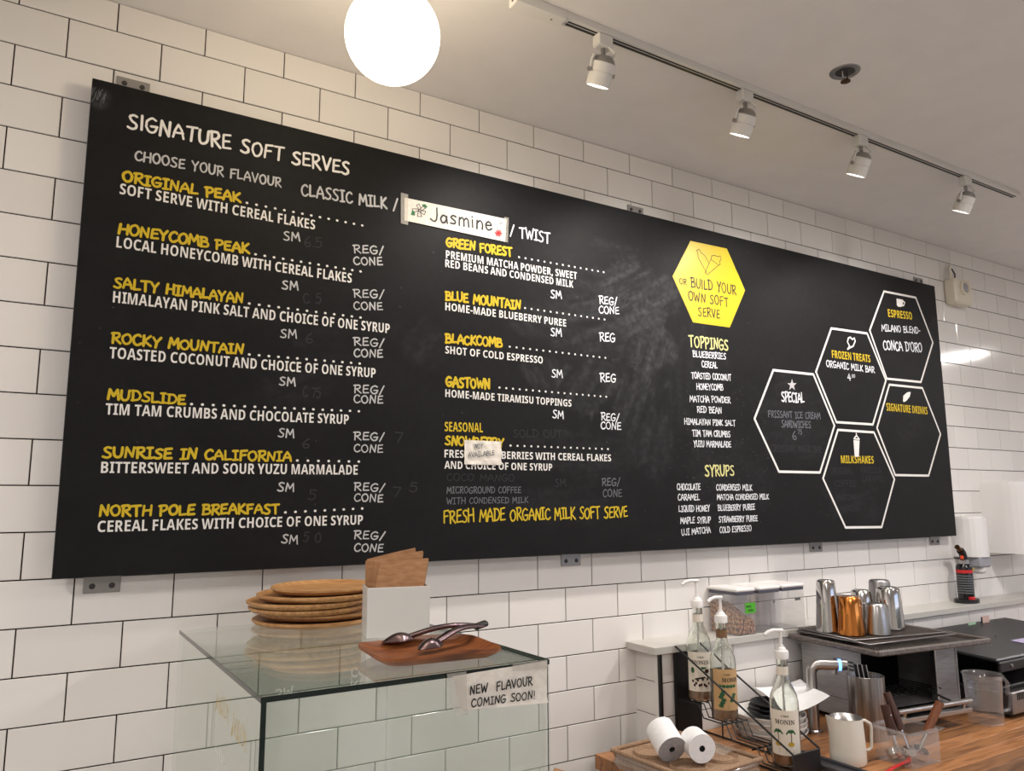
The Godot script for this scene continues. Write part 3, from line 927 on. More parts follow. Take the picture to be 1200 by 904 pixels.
	for e in [["ORIGINAL", 973, 556, 1000], ["VANILLA", 1008, 555, 1033], ["COFFEE", 978, 571, 1003], ["CARAMEL", 1010, 565, 1037], ["MATCHA", 981, 587, 1003], ["MATCHA", 985, 600, 1008]]:
		put.call("faint", e[0], e[1], e[2], e[3], e[2], 8)
	# small pictures in the hexagons
	var star := []
	for k in 10: star.append([928 + (7.0 if k % 2 == 0 else 2.8) * sin(TAU * k / 10.0) * 0.8, 451.5 - (7.0 if k % 2 == 0 else 2.8) * cos(TAU * k / 10.0)])
	filled_on(root, "painted_star", star, Z, 0.0009, M.chalk_grey, 0.0006)
	filled_on(root, "painted_leaf", [[1058, 470], [1058.5, 464], [1063, 460], [1067, 459.5], [1066, 465], [1062, 470], [1059, 471.5]], Z, 0.0009, M.letter_white, 0.0006)
	filled_on(root, "painted_cup", [[1050.5, 350], [1058, 351.5], [1057.5, 358.5], [1055.5, 360], [1052.5, 359.5], [1051, 358]], Z, 0.0009, M.letter_white, 0.0006)
	outline_on(root, "painted_cup_handle", [[1058, 353], [1060, 354.5], [1059, 358], [1057, 358.5]], Z, 0.006, M.letter_white, false)
	filled_on(root, "painted_tumbler", [[1000, 516], [1007, 516.5], [1006.3, 535.5], [1001.5, 535.5]], Z, 0.0009, M.letter_white, 0.0006)
	outline_on(root, "painted_straw", [[1000.5, 514.5], [1003.5, 510.5], [1006.8, 515], [1000.5, 514.5], [1003.5, 510.5], [1003.2, 508]], Z, 0.006, M.letter_white, false)
	outline_on(root, "painted_popsicle", [[993, 409.5], [995.5, 406], [993, 401], [994, 396.5], [996.5, 395.5], [998.5, 398], [1001, 396.5], [1002, 400], [999.5, 406], [996, 407.5], [993, 409.5]], Z, 0.007, M.letter_white, false)

func paper_signs() -> void:
	var z := BOARD_Z + 0.003
	var o := onz(474, 258, z)
	var t := thing("paper_sign", "white paper strip with handwritten flavour and small flowers taped on the menu board", "sign", o)
	filled_on(t, "paper", [[474, 231.7], [593.5, 257], [592, 283.5], [474, 258.5]], z, 0.0008, M.paper, 0.0008)
	line_on(t, z + 0.0008, "ink", "Jasmine", Vector2(503, 260), Vector2(577.5, 271.5), 19)
	filled_on(t, "tape", [[469.5, 226], [478, 228], [478, 264], [469.5, 262]], z, 0.0016, M.tape, 0.0004)
	filled_on(t, "tape", [[590.5, 254.5], [596, 255.5], [595, 284.5], [589.5, 283.5]], z, 0.0016, M.tape, 0.0004)
	var petals := [[[491, 246], [488, 241], [491, 239], [493, 245]], [[492, 246], [496, 241], [499, 244], [494, 247]], [[493, 247], [499, 248], [497, 252], [493, 249]], [[492, 248], [494, 254], [489, 254], [490, 248]], [[491, 247], [484, 249], [483, 245], [489, 245]]]
	for p in petals: outline_on(t, "drawn_petal", p, z + 0.0008, 0.002, M.ink)
	filled_on(t, "drawn_leaf", [[481, 252], [483, 246], [486, 249], [486, 253]], z, 0.0016, M.leaf_green, 0.0004)
	filled_on(t, "drawn_leaf", [[494, 240], [498, 239.5], [501, 243], [497, 244]], z, 0.0016, M.leaf_green, 0.0004)
	for k in 6:
		var a := TAU * k / 6.0
		var c := Vector2(584, 273.5)
		outline_on(t, "drawn_blossom", [[c.x, c.y], [c.x + 4 * cos(a), c.y + 4 * sin(a)], [c.x + 3.5 * cos(a + 0.6), c.y + 3.5 * sin(a + 0.6)]], z + 0.0008, 0.0028, M.flower_red)
	outline_on(t, "drawn_sprig", [[585, 260], [587, 264], [586, 262], [589, 261]], z + 0.0008, 0.002, M.ink, false)
	var n := thing("paper_note", "small crumpled white paper note stuck over the seasonal item on the menu board", "note", onz(544, 546, BOARD_Z))
	var g := []
	var a := onz(543.6, 516, BOARD_Z) - n.position
	var b := onz(586.8, 545.5, BOARD_Z) - n.position
	for r in 9:
		var line := []
		for c in 12:
			line.append(Vector3(lerpf(a.x, b.x, c / 11.0), lerpf(a.y, b.y, r / 8.0), 0.004 + rng.randf_range(-0.0022, 0.0022)))
		g.append(line)
	part(n, "paper", MB.new().sheet(g), M.paper)
	line_on(n, BOARD_Z + 0.006, "chalk_dim", "NOT", Vector2(556, 526), Vector2(566, 526.5), 6)
	line_on(n, BOARD_Z + 0.006, "chalk_dim", "AVAILABLE", Vector2(548.5, 537), Vector2(580, 534), 6.5)

# ------------------------------------------------------------------ ceiling
func track_lights() -> void:
	var a := Vector3(0.93, CEIL, 0.54)
	var b := Vector3(3.33, CEIL, 0.54)
	var t := thing("lighting_track", "long white lighting track on the ceiling with a dark slot", "light track", a)
	var L := b.x - a.x
	part(t, "rail", MB.new().box(Vector3(L / 2 + 0.06, -0.0095, 0), Vector3(L - 0.1, 0.019, 0.034), 0.001), M.white_metal)
	part(t, "slot", MB.new().box(Vector3(L / 2 + 0.08, -0.0186, -0.002), Vector3(L - 0.16, 0.002, 0.018)), M.dark_slot)
	part(t, "slot_lip", MB.new().box(Vector3(L / 2 + 0.08, -0.0192, 0.0005), Vector3(L - 0.16, 0.003, 0.0015)), M.white_metal)
	var fb := part(t, "feed_box", MB.new().box(Vector3(0.07, -0.014, 0), Vector3(0.15, 0.028, 0.038), 0.002), M.white_metal)
	part(fb, "screw", MB.new().lathe([Vector2(0.003, 0), Vector2(0, 0.001)], 8, Transform3D(Basis(Vector3.RIGHT, PI), Vector3(0.11, -0.028, 0))), M.dark_slot)
	part(fb, "cable_hole", MB.new().lathe([Vector2(0.005, 0), Vector2(0, 0.001)], 10, Transform3D(Basis(Vector3.BACK, PI / 2), Vector3(-0.0055, -0.015, 0))), M.dark_slot)
	var heads := [[704, 45, "white track spotlight beside the track's feed box"], [872, 108, "white track spotlight second from the track's feed box"], [1009, 160, "white track spotlight third from the track's feed box"], [1131, 208, "white track spotlight at the far end of the track"]]
	for h in heads:
		var x := ony(h[0], h[1], CEIL - 0.02).x
		var s := thing("track_spotlight", h[2], "spotlight", Vector3(x, CEIL - 0.019, 0.54), 0.0, "spotlights on the ceiling track")
		part(s, "adapter", MB.new().box(Vector3(0, -0.018, 0), Vector3(0.05, 0.036, 0.03), 0.004), M.white_metal)
		part(s, "stem", MB.new().lathe([Vector2(0.006, -0.062), Vector2(0.006, -0.034)], 12), M.dull_steel)
		# the can tips down towards the wall
		var tip := Basis(Vector3.RIGHT, 0.5) * Basis(Vector3.UP, 0.0)
		var pivot := Vector3(0, -0.098, -0.01)
		var tr := Transform3D(tip, pivot)
		part(s, "yoke", MB.new().tube([tr * Vector3(0.036, 0, 0), Vector3(0.037, -0.075, 0), Vector3(0.03, -0.06, 0), Vector3(0, -0.058, 0), Vector3(-0.03, -0.06, 0), Vector3(-0.037, -0.075, 0), tr * Vector3(-0.036, 0, 0)], 0.0042, 6), M.white_metal)
		for q in [-1, 1]:
			part(s, "pivot_screw", MB.new().lathe([Vector2(0, -0.004), Vector2(0.006, -0.003), Vector2(0.006, 0.003), Vector2(0, 0.004)], 10, Transform3D(Basis(Vector3.BACK, PI / 2), pivot + Vector3(q * 0.039, 0, 0))), M.dull_steel)
		var can := part(s, "lamp_can", MB.new().lathe([Vector2(0.0295, -0.031), Vector2(0.0295, -0.036), Vector2(0.0325, -0.036), Vector2(0.0325, -0.004), Vector2(0.0305, -0.0035), Vector2(0.0305, -0.0015), Vector2(0.0325, -0.001), Vector2(0.0325, 0.022), Vector2(0.031, 0.024)], 28, tr), M.white_metal)
		part(can, "perforated_cap", MB.new().lathe([Vector2(0.031, 0.023), Vector2(0.026, 0.034), Vector2(0.016, 0.042), Vector2(0, 0.044)], 20, tr), M.zinc)
		part(can, "lamp_lens", MB.new().lathe([Vector2(0, -0.0335), Vector2(0.0293, -0.0335), Vector2(0.0293, -0.0315), Vector2(0, -0.0315)], 24, tr), M.spot_glow)
		part(s, "cord", MB.new().tube([Vector3(0.01, -0.035, 0.012), Vector3(0.024, -0.05, 0.018), Vector3(0.018, -0.065, 0.02), tr * Vector3(0.004, 0.043, 0.004)], 0.0035, 6), M.white_metal)
		var l := SpotLight3D.new()
		l.name = "spot_light"
		l.spot_range = 12.0
		l.spot_angle = 62.0
		l.spot_angle_attenuation = 0.9
		lamp_light(l, s, tr * Vector3(0, -0.042, 0), Color(1.0, 0.97, 0.95), 0.6, 0.03)
		l.transform.basis = tip * Basis(Vector3.RIGHT, -PI / 2)

func ceiling_fittings() -> void:
	var t := thing("fire_sprinkler", "small recessed chrome fire sprinkler in the ceiling", "sprinkler", ony(990, 84, CEIL))
	part(t, "flange", MB.new().lathe([Vector2(0, -0.001), Vector2(0.028, -0.001), Vector2(0.03, -0.004), Vector2(0.041, -0.003), Vector2(0.043, 0.0)].map(func(v): return v), 28), M.dull_steel)
	part(t, "cup", MB.new().lathe([Vector2(0.027, -0.0015), Vector2(0, -0.0017)], 24), M.dark_slot)
	part(t, "frame_arm", MB.new().tube([Vector3(-0.012, -0.001, 0), Vector3(-0.011, -0.018, 0), Vector3(0, -0.028, 0), Vector3(0.011, -0.018, 0), Vector3(0.012, -0.001, 0)], 0.0025, 6), M.dull_steel)
	part(t, "deflector", MB.new().lathe([Vector2(0, -0.033), Vector2(0.014, -0.032), Vector2(0.014, -0.03), Vector2(0, -0.029)], 16), M.bronze)

# ------------------------------------------------------------------ glass case and what stands on it
func glass_case() -> void:
	var x0 := 0.302
	var x1 := 0.797
	var z0 := 0.15
	var z1 := 0.855
	var y0 := 0.9
	var th := 0.008
	var t := thing("glass_case", "open frameless glass display case with dark green edges in front of the tiles", "display case", Vector3((x0 + x1) / 2, y0, (z0 + z1) / 2))
	var w := x1 - x0
	var d := z1 - z0
	var h := CASE_TOP - y0
	part(t, "glass_top", MB.new().box(Vector3(0, h - th / 2, 0), Vector3(w, th, d)), M.case_glass)
	part(t, "glass_front", MB.new().box(Vector3(0, (h - th) / 2, d / 2 - th / 2), Vector3(w - 2 * th, h - th - 0.001, th)), M.case_glass)
	part(t, "glass_back", MB.new().box(Vector3(0, (h - th) / 2, -d / 2 + th / 2), Vector3(w - 2 * th, h - th - 0.001, th)), M.case_glass)
	part(t, "glass_side", MB.new().box(Vector3(-w / 2 + th / 2, (h - th) / 2, 0), Vector3(th, h - th - 0.001, d)), M.case_glass)
	part(t, "glass_side", MB.new().box(Vector3(w / 2 - th / 2, (h - th) / 2, 0), Vector3(th, h - th - 0.001, d)), M.case_glass)
	# polished edges, where one looks into the thickness of the sheet
	part(t, "edge", MB.new().box(Vector3(0, h - th / 2, d / 2 + 0.0002), Vector3(w, th, 0.0006)), M.glass_edge, Vector3.ZERO, "dark green polished glass edge")
	part(t, "edge", MB.new().box(Vector3(-w / 2 - 0.0002, h - th / 2, 0), Vector3(0.0006, th, d)), M.glass_edge)
	part(t, "edge", MB.new().box(Vector3(w / 2 + 0.0002, h - th / 2, 0), Vector3(0.0006, th, d)), M.glass_edge)
	part(t, "edge", MB.new().box(Vector3(-w / 2 + th / 2, (h - th) / 2, d / 2 + 0.0002), Vector3(th, h - th, 0.0006)), M.glass_edge)
	part(t, "edge", MB.new().box(Vector3(w / 2 - th / 2, (h - th) / 2, d / 2 + 0.0002), Vector3(0.0015, h - th, 0.0006)), M.glass_edge)
	part(t, "base_board", MB.new().box(Vector3(0, -0.01, 0), Vector3(w + 0.02, 0.02, d + 0.02), 0.002), M.white_plastic)
	# hand lettering on the side pane, too slanted to read
	var marks := [[0.05, 0.034, 0.11, 0.2, "label_gold"], [0.062, 0.034, 0.235, 0.33, "label_gold"], [0.118, 0.018, 0.12, 0.19, "letter_white"], [0.15, 0.018, 0.13, 0.2, "letter_white"], [0.165, 0.02, 0.22, 0.29, "letter_white"], [0.19, 0.018, 0.12, 0.2, "letter_white"], [0.21, 0.018, 0.22, 0.28, "letter_white"]]
	for e in marks:
		var mb := MB.new()
		var x := 0.0
		while x < e[3] - e[2]:
			var pts := []
			for q in 4: pts.append(Vector2(x + 0.012 * (0.5 + 0.5 * sin(q * 2.1 + x * 90.0)), e[1] * (0.5 + 0.5 * cos(q * 1.6 + x * 37.0)) * rng.randf_range(0.8, 1.1)))
			mb.stroke(pts, 0.0022)
			x += 0.017
		var o := part(t, "handwriting", mb, M[e[4]], Vector3(-w / 2 - 0.0008, h - e[0] - 0.03, -d / 2 + 0.3 + e[2]))
		o.rotation = Vector3(0, -PI / 2, 0)
	# stand under the case
	var s := thing("case_stand", "plain white cabinet that carries the glass display case", "cabinet", Vector3((x0 + x1) / 2, 0, (z0 + z1) / 2))
	part(s, "body", MB.new().box(Vector3(0, 0.44, 0), Vector3(w + 0.06, 0.88, d + 0.06), 0.004), M.white_plastic)
	# the taped notice on the front pane
	var zf := z1 + 0.003
	var n := thing("paper_notice", "wrinkled paper notice with black handwriting taped to the glass case front", "notice", onz(543, 832, zf))
	var g := []
	var tl := onz(530, 793, zf) - n.position
	var tr := onz(641, 774.5, zf) - n.position
	var bl := onz(541, 833, zf) - n.position
	var br := onz(641, 823.5, zf) - n.position
	for r in 7:
		var line := []
		for c in 15:
			var p := tl.lerp(tr, c / 14.0).lerp(bl.lerp(br, c / 14.0), r / 6.0)
			line.append(p + Vector3(0, 0, rng.randf_range(-0.0009, 0.0009) + (0.003 if r == 6 and c > 5 else 0.0)))
		g.append(line)
	part(n, "paper", MB.new().sheet(g), M.paper)
	var zt := zf + 0.0016
	line_on(n, zt, "marker", "NEW  FLAVOUR", Vector2(550, 815.5), Vector2(624, 803.5), 12.5)
	line_on(n, zt, "marker", "COMING SOON!", Vector2(551.5, 830), Vector2(627, 819.5), 11.5)
	filled_on(n, "tape", [[523, 790], [546, 787], [548, 838], [532, 838]], zf, 0.002, M.tape, 0.0004)
	filled_on(n, "tape", [[600, 779], [641, 773], [641, 784], [600, 787]], zf, 0.002, M.tape, 0.0004)

func case_things() -> void:
	var Y := CASE_TOP
	# wooden plates, bottom to top: centre x, z, radius, tilt
	var specs := [[0.59, 0.195, 0.142, 0.0, 0.0, "bottom wooden plate of the stack on the glass case"], [0.6, 0.19, 0.136, 0.0, -0.02, "second wooden plate from the bottom of the stack on the glass case"], [0.572, 0.205, 0.136, 0.0, -0.03, "third wooden plate from the bottom of the stack on the glass case"],
		[0.565, 0.215, 0.136, 0.0, -0.015, "fourth wooden plate from the bottom of the stack on the glass case"], [0.582, 0.225, 0.134, 0.0, 0.0, "fifth wooden plate, just under the top one of the stack"], [0.6, 0.23, 0.122, 0.0, 0.01, "topmost wooden plate of the stack, light wood with a raised rim"]]
	var y := Y
	for k in specs.size():
		var s: Array = specs[k]
		var t := thing("wooden_plate", s[5], "plate", Vector3(s[0], y, s[1]), 0.5 * k, "wooden plates stacked on the glass case")
		t.rotation.z = 0.0
		var r: float = s[2]
		part(t, "dish", MB.new().lathe([Vector2(0, 0), Vector2(r * 0.86, 0), Vector2(r * 0.95, 0.003), Vector2(r, 0.0085), Vector2(r, 0.0128), Vector2(r - 0.003, 0.0142), Vector2(r - 0.007, 0.0128), Vector2(r - 0.014, 0.008), Vector2(r * 0.84, 0.0065), Vector2(0, 0.0065)], 56), M.plate_wood)
		y += 0.0145
	# the paper bag holder
	var b := thing("bag_holder", "white square metal holder filled with brown paper bags", "holder", Vector3(0.678, Y, 0.455), -0.26)
	var w := 0.128
	var d := 0.09
	var h := 0.1
	for s in [-1, 1]:
		part(b, "side_wall", MB.new().box(Vector3(0, h / 2, s * d / 2), Vector3(w, h, 0.002), 0.0006), M.white_metal)
		part(b, "side_wall", MB.new().box(Vector3(s * w / 2, h / 2, 0), Vector3(0.002, h, d), 0.0006), M.white_metal)
	part(b, "floor_plate", MB.new().box(Vector3(0, 0.002, 0), Vector3(w, 0.003, d)), M.white_metal)
	var bags := [[-0.006, 0.012, 0.143, 0.17, 0.006], [-0.004, 0.0, 0.15, 0.1, 0.014], [-0.006, -0.014, 0.148, 0.02, 0.022], [-0.004, -0.026, 0.143, 0.0, 0.022]]
	for k in bags.size():
		var e: Array = bags[k]
		var bag := thing("paper_bag", ["brown paper bag at the very front of the white holder", "tall brown paper bag second from the front in the white holder", "brown paper bag second from the back in the white holder", "brown paper bag at the very back of the white holder"][k], "paper bag", b.position + Vector3(e[0], 0.005, 0.022 - 0.017 * k).rotated(Vector3.UP, -0.26), -0.26, "brown paper bags in the white holder")
		var g := []
		for r in 6:
			var line := []
			for c in 7:
				var u := c / 6.0
				var v := 1.0 - r / 5.0
				line.append(Vector3((u - 0.5) * 0.104 + e[3] * v * 0.16 - 0.004, v * (e[2] + e[4] * u), -v * 0.02 + 0.004 * sin(u * 5.0 + k) * v))
			g.append(line)
		part(bag, "front_sheet", MB.new().sheet(g), M.kraft)
		var g2 := []
		for line in g:
			g2.append(line.map(func(p): return p + Vector3(0.002, -0.003, -0.004)))
		part(bag, "back_sheet", MB.new().sheet(g2), M.kraft)
	# the wooden tray and tongs
	var t := thing("wooden_tray", "small rectangular dark wooden tray with upturned rim at the glass case corner", "tray", Vector3(0.628, Y, 0.722), -0.1)
	var g := []
	var hw := 0.113
	var hd := 0.088
	for r in 15:
		var line := []
		for c in 19:
			var u := c / 9.0 - 1.0
			var v := r / 7.0 - 1.0
			var k := maxf(absf(u), absf(v))
			var sup := pow(pow(absf(u), 7.0) + pow(absf(v), 7.0), 1.0 / 7.0)
			var f := k / maxf(sup, 0.001) if sup > 0.0 else 1.0
			var rim := smoothstep(0.72, 1.0, k)
			line.append(Vector3(u * f * hw, 0.0085 + 0.0135 * rim * rim + 0.0018 * sin(u * 4.0 + 1.0) * rim, v * f * hd))
		g.append(line)
	part(t, "dish", MB.new().sheet(g, 0.0065), M.acacia)
	var q := thing("serving_tongs", "steel serving tongs with scalloped ends lying open on the wooden tray", "tongs", Vector3(0.628, Y + 0.012, 0.722), 0.0)
	var hinge := ony(563, 734, Y + 0.035) - q.position
	var hub := hinge
	for arm in 2:
		var tip := (ony(446, 751, Y + 0.022) if arm == 0 else ony(490, 760, Y + 0.022)) - q.position
		var mid := hub.lerp(tip, 0.5) + Vector3(0, 0.009, 0)
		var m: Material = M.lilac_steel
		var dir := (tip - hub).normalized()
		var side := Vector3.UP.cross(dir).normalized()
		var pts := []
		for k in 9:
			pts.append(hub.lerp(tip, k / 8.0 * 0.72) + Vector3(0, 0.009 * sin(k / 8.0 * PI), 0))
		part(q, "arm", MB.new().tube(pts, 0.0095, 10, true, 0.5), m)
		var gg := []
		for r in 7:
			var line := []
			for c in 9:
				var u := c / 8.0
				var v := r / 6.0 * 2.0 - 1.0
				var wid := 0.021 * sin(PI * (0.16 + 0.8 * u)) * (1.0 + (0.08 * sin(u * 38.0) if absf(v) > 0.9 else 0.0))
				line.append(pts[-1].lerp(tip, u * 1.05 - 0.1) + side * v * wid + Vector3(0, 0.013 * (1.0 - v * v) * sin(PI * clampf(u * 0.9 + 0.1, 0, 1)) - 0.003, 0))
			gg.append(line)
		part(q, "scalloped_end", MB.new().sheet(gg, 0.0012), m)
	part(q, "hinge", MB.new().tube([hub + Vector3(-0.012, 0.0, 0.004), hub + Vector3(0.014, 0.003, -0.006)], 0.0085, 12, true, 0.75), M.black_plastic)

# ------------------------------------------------------------------ fixed to the wall on the right
func wall_fittings() -> void:
	var e := thing("emergency_lamp", "cream box emergency lamp with one round lens on the tiles beside the board", "emergency lamp", Vector3(3.81, 2.545, 0))
	part(e, "housing", MB.new().box(Vector3(0, 0.06, 0.03), Vector3(0.15, 0.125, 0.06), 0.009), M.cream_plastic)
	var ln := part(e, "lens_ring", MB.new().lathe([Vector2(0.033, 0), Vector2(0.033, 0.012), Vector2(0.027, 0.016), Vector2(0.025, 0.008)], 28, Transform3D(Basis(Vector3.RIGHT, PI / 2), Vector3(-0.012, 0.075, 0.06))), M.cream_plastic)
	part(ln, "lens", MB.new().lathe([Vector2(0.027, 0.008), Vector2(0.018, 0.014), Vector2(0, 0.017)], 24, Transform3D(Basis(Vector3.RIGHT, PI / 2), Vector3(-0.012, 0.075, 0.06))), M.grey_plastic)
	part(e, "cable", MB.new().tube([Vector3(-0.05, 0.12, 0.03), Vector3(-0.062, 0.16, 0.03), Vector3(-0.045, 0.19, 0.024), Vector3(-0.02, 0.185, 0.01), Vector3(-0.01, 0.175, 0.002)], 0.007, 8), M.cream_plastic)
	part(e, "cable", MB.new().tube([Vector3(-0.03, 0.12, 0.035), Vector3(-0.025, 0.15, 0.035), Vector3(-0.005, 0.185, 0.012)], 0.0035, 8), M.dark_slot)
	# soap dispenser
	var s := thing("soap_dispenser", "white rounded wall soap dispenser with grey window and push pump", "dispenser", Vector3(3.69, 1.255, 0))
	var prof := []
	for k in 13: prof.append(Vector2(0.07 * cos(PI * k / 12.0), 0.115 * pow(sin(PI * k / 12.0), 0.55)))
	var up := Transform3D(Basis(Vector3.RIGHT, -PI / 2), Vector3.ZERO)
	# outline in x, depth; extruded upwards
	var poly := PackedVector2Array()
	for v in prof: poly.append(Vector2(v.x, -v.y))
	part(s, "cover", MB.new().prism(poly, 0.09, 0.262, up), M.white_plastic)
	var cap := PackedVector2Array()
	for v in prof: cap.append(Vector2(v.x * 0.9, -v.y * 0.9))
	part(s, "cover_top", MB.new().prism(cap, 0.262, 0.27, up), M.white_plastic)
	part(s, "push_window", MB.new().box(Vector3(0.0, 0.068, 0.062), Vector3(0.092, 0.05, 0.09), 0.008), M.grey_plastic)
	part(s, "nozzle", MB.new().lathe([Vector2(0, 0.012), Vector2(0.02, 0.014), Vector2(0.03, 0.026), Vector2(0.03, 0.044), Vector2(0, 0.046)], 20, Transform3D(Basis(), Vector3(0, 0, 0.07))), M.white_plastic)
	# paper towel dispenser
	var p := thing("towel_dispenser", "large white paper towel dispenser with rounded top and grey window", "dispenser", Vector3(4.055, 1.352, 0))
	var pp := PackedVector2Array()
	for k in 17: pp.append(Vector2(0.165 * (1 if cos(PI * k / 16.0) > 0 else -1) * pow(absf(cos(PI * k / 16.0)), 0.6), -0.2 * pow(sin(PI * k / 16.0), 0.4)))
	part(p, "cover", MB.new().prism(pp, 0.0, 0.3, up), M.white_plastic)
	for k in 4:
		var q2 := PackedVector2Array()
		var f := 1.0 - 0.06 * pow((k + 1) / 4.0, 2.0) * 2.0
		for v in pp: q2.append(Vector2(v.x * f, v.y * f))
		part(p, "cover_top", MB.new().prism(q2, 0.3 + k * 0.008, 0.308 + k * 0.008, up), M.white_plastic)
	part(p, "window_panel", MB.new().box(Vector3(0.02, 0.075, 0.17), Vector3(0.26, 0.15, 0.068), 0.006), M.grey_plastic)
	# two cards under the ledge
	var c := thing("green_card", "small pale green card standing on the black grill under the ledge", "card", onz(1140, 741, 0.19) - Vector3(0, 0.004, 0))
	part(c, "card", MB.new().box(Vector3(0, 0.022, 0), Vector3(0.055, 0.042, 0.002)), M.pale_green)
	part(c, "print", MB.new().box(Vector3(0, 0.015, 0.0012), Vector3(0.042, 0.012, 0.0006)), M.label_green)
	var c2 := thing("pink_card", "small pink tag with a dark edge standing on the black grill under the ledge", "card", onz(1156, 737, 0.19) - Vector3(0, 0.004, 0))
	part(c2, "card", MB.new().box(Vector3(0, 0.028, 0), Vector3(0.055, 0.056, 0.002)), M.pale_pink)
	part(c2, "dark_edge", MB.new().box(Vector3(-0.03, 0.028, 0.0), Vector3(0.007, 0.05, 0.003)), M.ink)

# ------------------------------------------------------------------ on the ledge
func ledge_things() -> void:
	var spots := [[2.0975, 0.07, "clear lidded canister filled with brown crumbs and marked with a green note"], [2.218, 0.068, "empty clear lidded canister standing between two others"], [2.345, 0.066, "empty clear lidded canister at the cup end of the row"]]
	for k in 3:
		var s: Array = spots[k]
		var t := thing("storage_canister", s[2], "canister", Vector3(s[0], LEDGE, s[1]), 0.0, "lidded canisters on the ledge")
		var w: float = [0.085, 0.104, 0.112][k]
		var d := 0.128
		var h := 0.132
		for q in [-1, 1]:
			part(t, "clear_wall", MB.new().box(Vector3(0, h / 2, q * d / 2), Vector3(w, h, 0.002)), M.clear_plastic)
			part(t, "clear_wall", MB.new().box(Vector3(q * w / 2, h / 2, 0), Vector3(0.002, h, d - 0.004)), M.clear_plastic)
		part(t, "clear_floor", MB.new().box(Vector3(0, 0.0015, 0), Vector3(w - 0.004, 0.003, d - 0.004)), M.clear_plastic)
		part(t, "seal", MB.new().box(Vector3(0, h + 0.005, 0), Vector3(w + 0.001, 0.01, d + 0.001), 0.002), M.seal_grey)
		part(t, "lid", MB.new().box(Vector3(0, h + 0.016, 0), Vector3(w + 0.007, 0.012, d + 0.007), 0.004), M.white_plastic)
		if k == 0:
			var g := []
			for r in 10:
				var line := []
				for c in 8:
					var u := c / 7.0
					var v := r / 9.0
					line.append(Vector3((u - 0.5) * (w - 0.005), 0.115 - 0.055 * v - 0.02 * u + rng.randf_range(-0.005, 0.005), (v - 0.5) * (d - 0.006)))
				g.append(line)
			var mb := MB.new().sheet(g)
			mb.flat()
			for r in 9:
				for q in [0, -1]:
					var a: Vector3 = g[r][q]
					var b: Vector3 = g[r + 1][q]
					var a0 := Vector3(a.x, 0.003, a.z)
					var b0 := Vector3(b.x, 0.003, b.z)
					if q == 0: mb.quad(a0, b0, b, a)
					else: mb.quad(b0, a0, a, b)
			for c in 7:
				for q in [0, -1]:
					var a: Vector3 = g[q][c]
					var b: Vector3 = g[q][c + 1]
					var a0 := Vector3(a.x, 0.003, a.z)
					var b0 := Vector3(b.x, 0.003, b.z)
					if q == -1: mb.quad(a0, b0, b, a)
					else: mb.quad(b0, a0, a, b)
			part(t, "crumbs", mb, M.crumbs)
			var n := part(t, "sticky_note", MB.new().box(Vector3(0.017, 0.088, d / 2 + 0.0018), Vector3(0.05, 0.034, 0.0008)), M.green_note)
			for q in 2:   # a scrawl too small to read
				var sc := MB.new()
				for e in 5: sc.stroke([Vector2(e * 0.005, 0.0), Vector2(e * 0.005 + 0.002, 0.007), Vector2(e * 0.005 + 0.004, 0.001 + 0.002 * (e % 2))], 0.0014)
				part(n, "handwriting", sc, M.ink, Vector3(-0.003 + 0.008 * q, 0.09 - 0.013 * q, d / 2 + 0.0024))
		else:
			part(t, "level_mark", MB.new().box(Vector3(0.02, 0.1, d / 2 + 0.0014), Vector3(0.03 if k == 2 else 0.008, 0.007, 0.0006)), M.print_grey)
	# butane torch
	var t := thing("kitchen_torch", "black and red butane kitchen torch standing on the ledge under the soap dispenser", "torch", Vector3(3.56, LEDGE, 0.075))
	var foot := PackedVector2Array()
	for k in 20: foot.append(Vector2(0.064 * cos(TAU * k / 20.0), 0.044 * sin(TAU * k / 20.0)))
	part(t, "foot", MB.new().prism(foot, 0.0, 0.016, Transform3D(Basis(Vector3.RIGHT, -PI / 2), Vector3.ZERO)), M.black_plastic)
	part(t, "dial", MB.new().box(Vector3(-0.012, 0.02, 0.03), Vector3(0.03, 0.016, 0.02), 0.004), M.red_plastic)
	part(t, "gas_can", MB.new().lathe([Vector2(0, 0.014), Vector2(0.033, 0.014), Vector2(0.033, 0.15), Vector2(0.029, 0.163), Vector2(0.018, 0.172), Vector2(0, 0.172)], 28), M.black_gloss)
	part(t, "red_band", MB.new().lathe([Vector2(0.0334, 0.128), Vector2(0.0334, 0.142)], 28), M.red_print)
	part(t, "yellow_patch", MB.new().box(Vector3(0.03, 0.143, 0.018), Vector3(0.01, 0.012, 0.014)), M.label_gold)
	for k in 8: part(t, "print_line", MB.new().lathe([Vector2(0.0334, 0.04 + k * 0.0105), Vector2(0.0334, 0.0455 + k * 0.0105)], 28), M.print_grey)
	part(t, "collar", MB.new().lathe([Vector2(0.023, 0.162), Vector2(0.023, 0.182), Vector2(0.015, 0.186)], 24), M.steel)
	part(t, "burner_head", MB.new().tube([Vector3(0.004, 0.18, 0), Vector3(0.003, 0.2, 0), Vector3(-0.004, 0.215, 0), Vector3(-0.02, 0.225, 0.002)], 0.016, 14), M.black_plastic)
	part(t, "trigger", MB.new().box(Vector3(-0.016, 0.196, 0.004), Vector3(0.012, 0.016, 0.012), 0.003), M.orange_print)
	part(t, "nozzle", MB.new().tube([Vector3(-0.014, 0.222, 0.002), Vector3(-0.052, 0.243, 0.006)], 0.0105, 14), M.bronze)

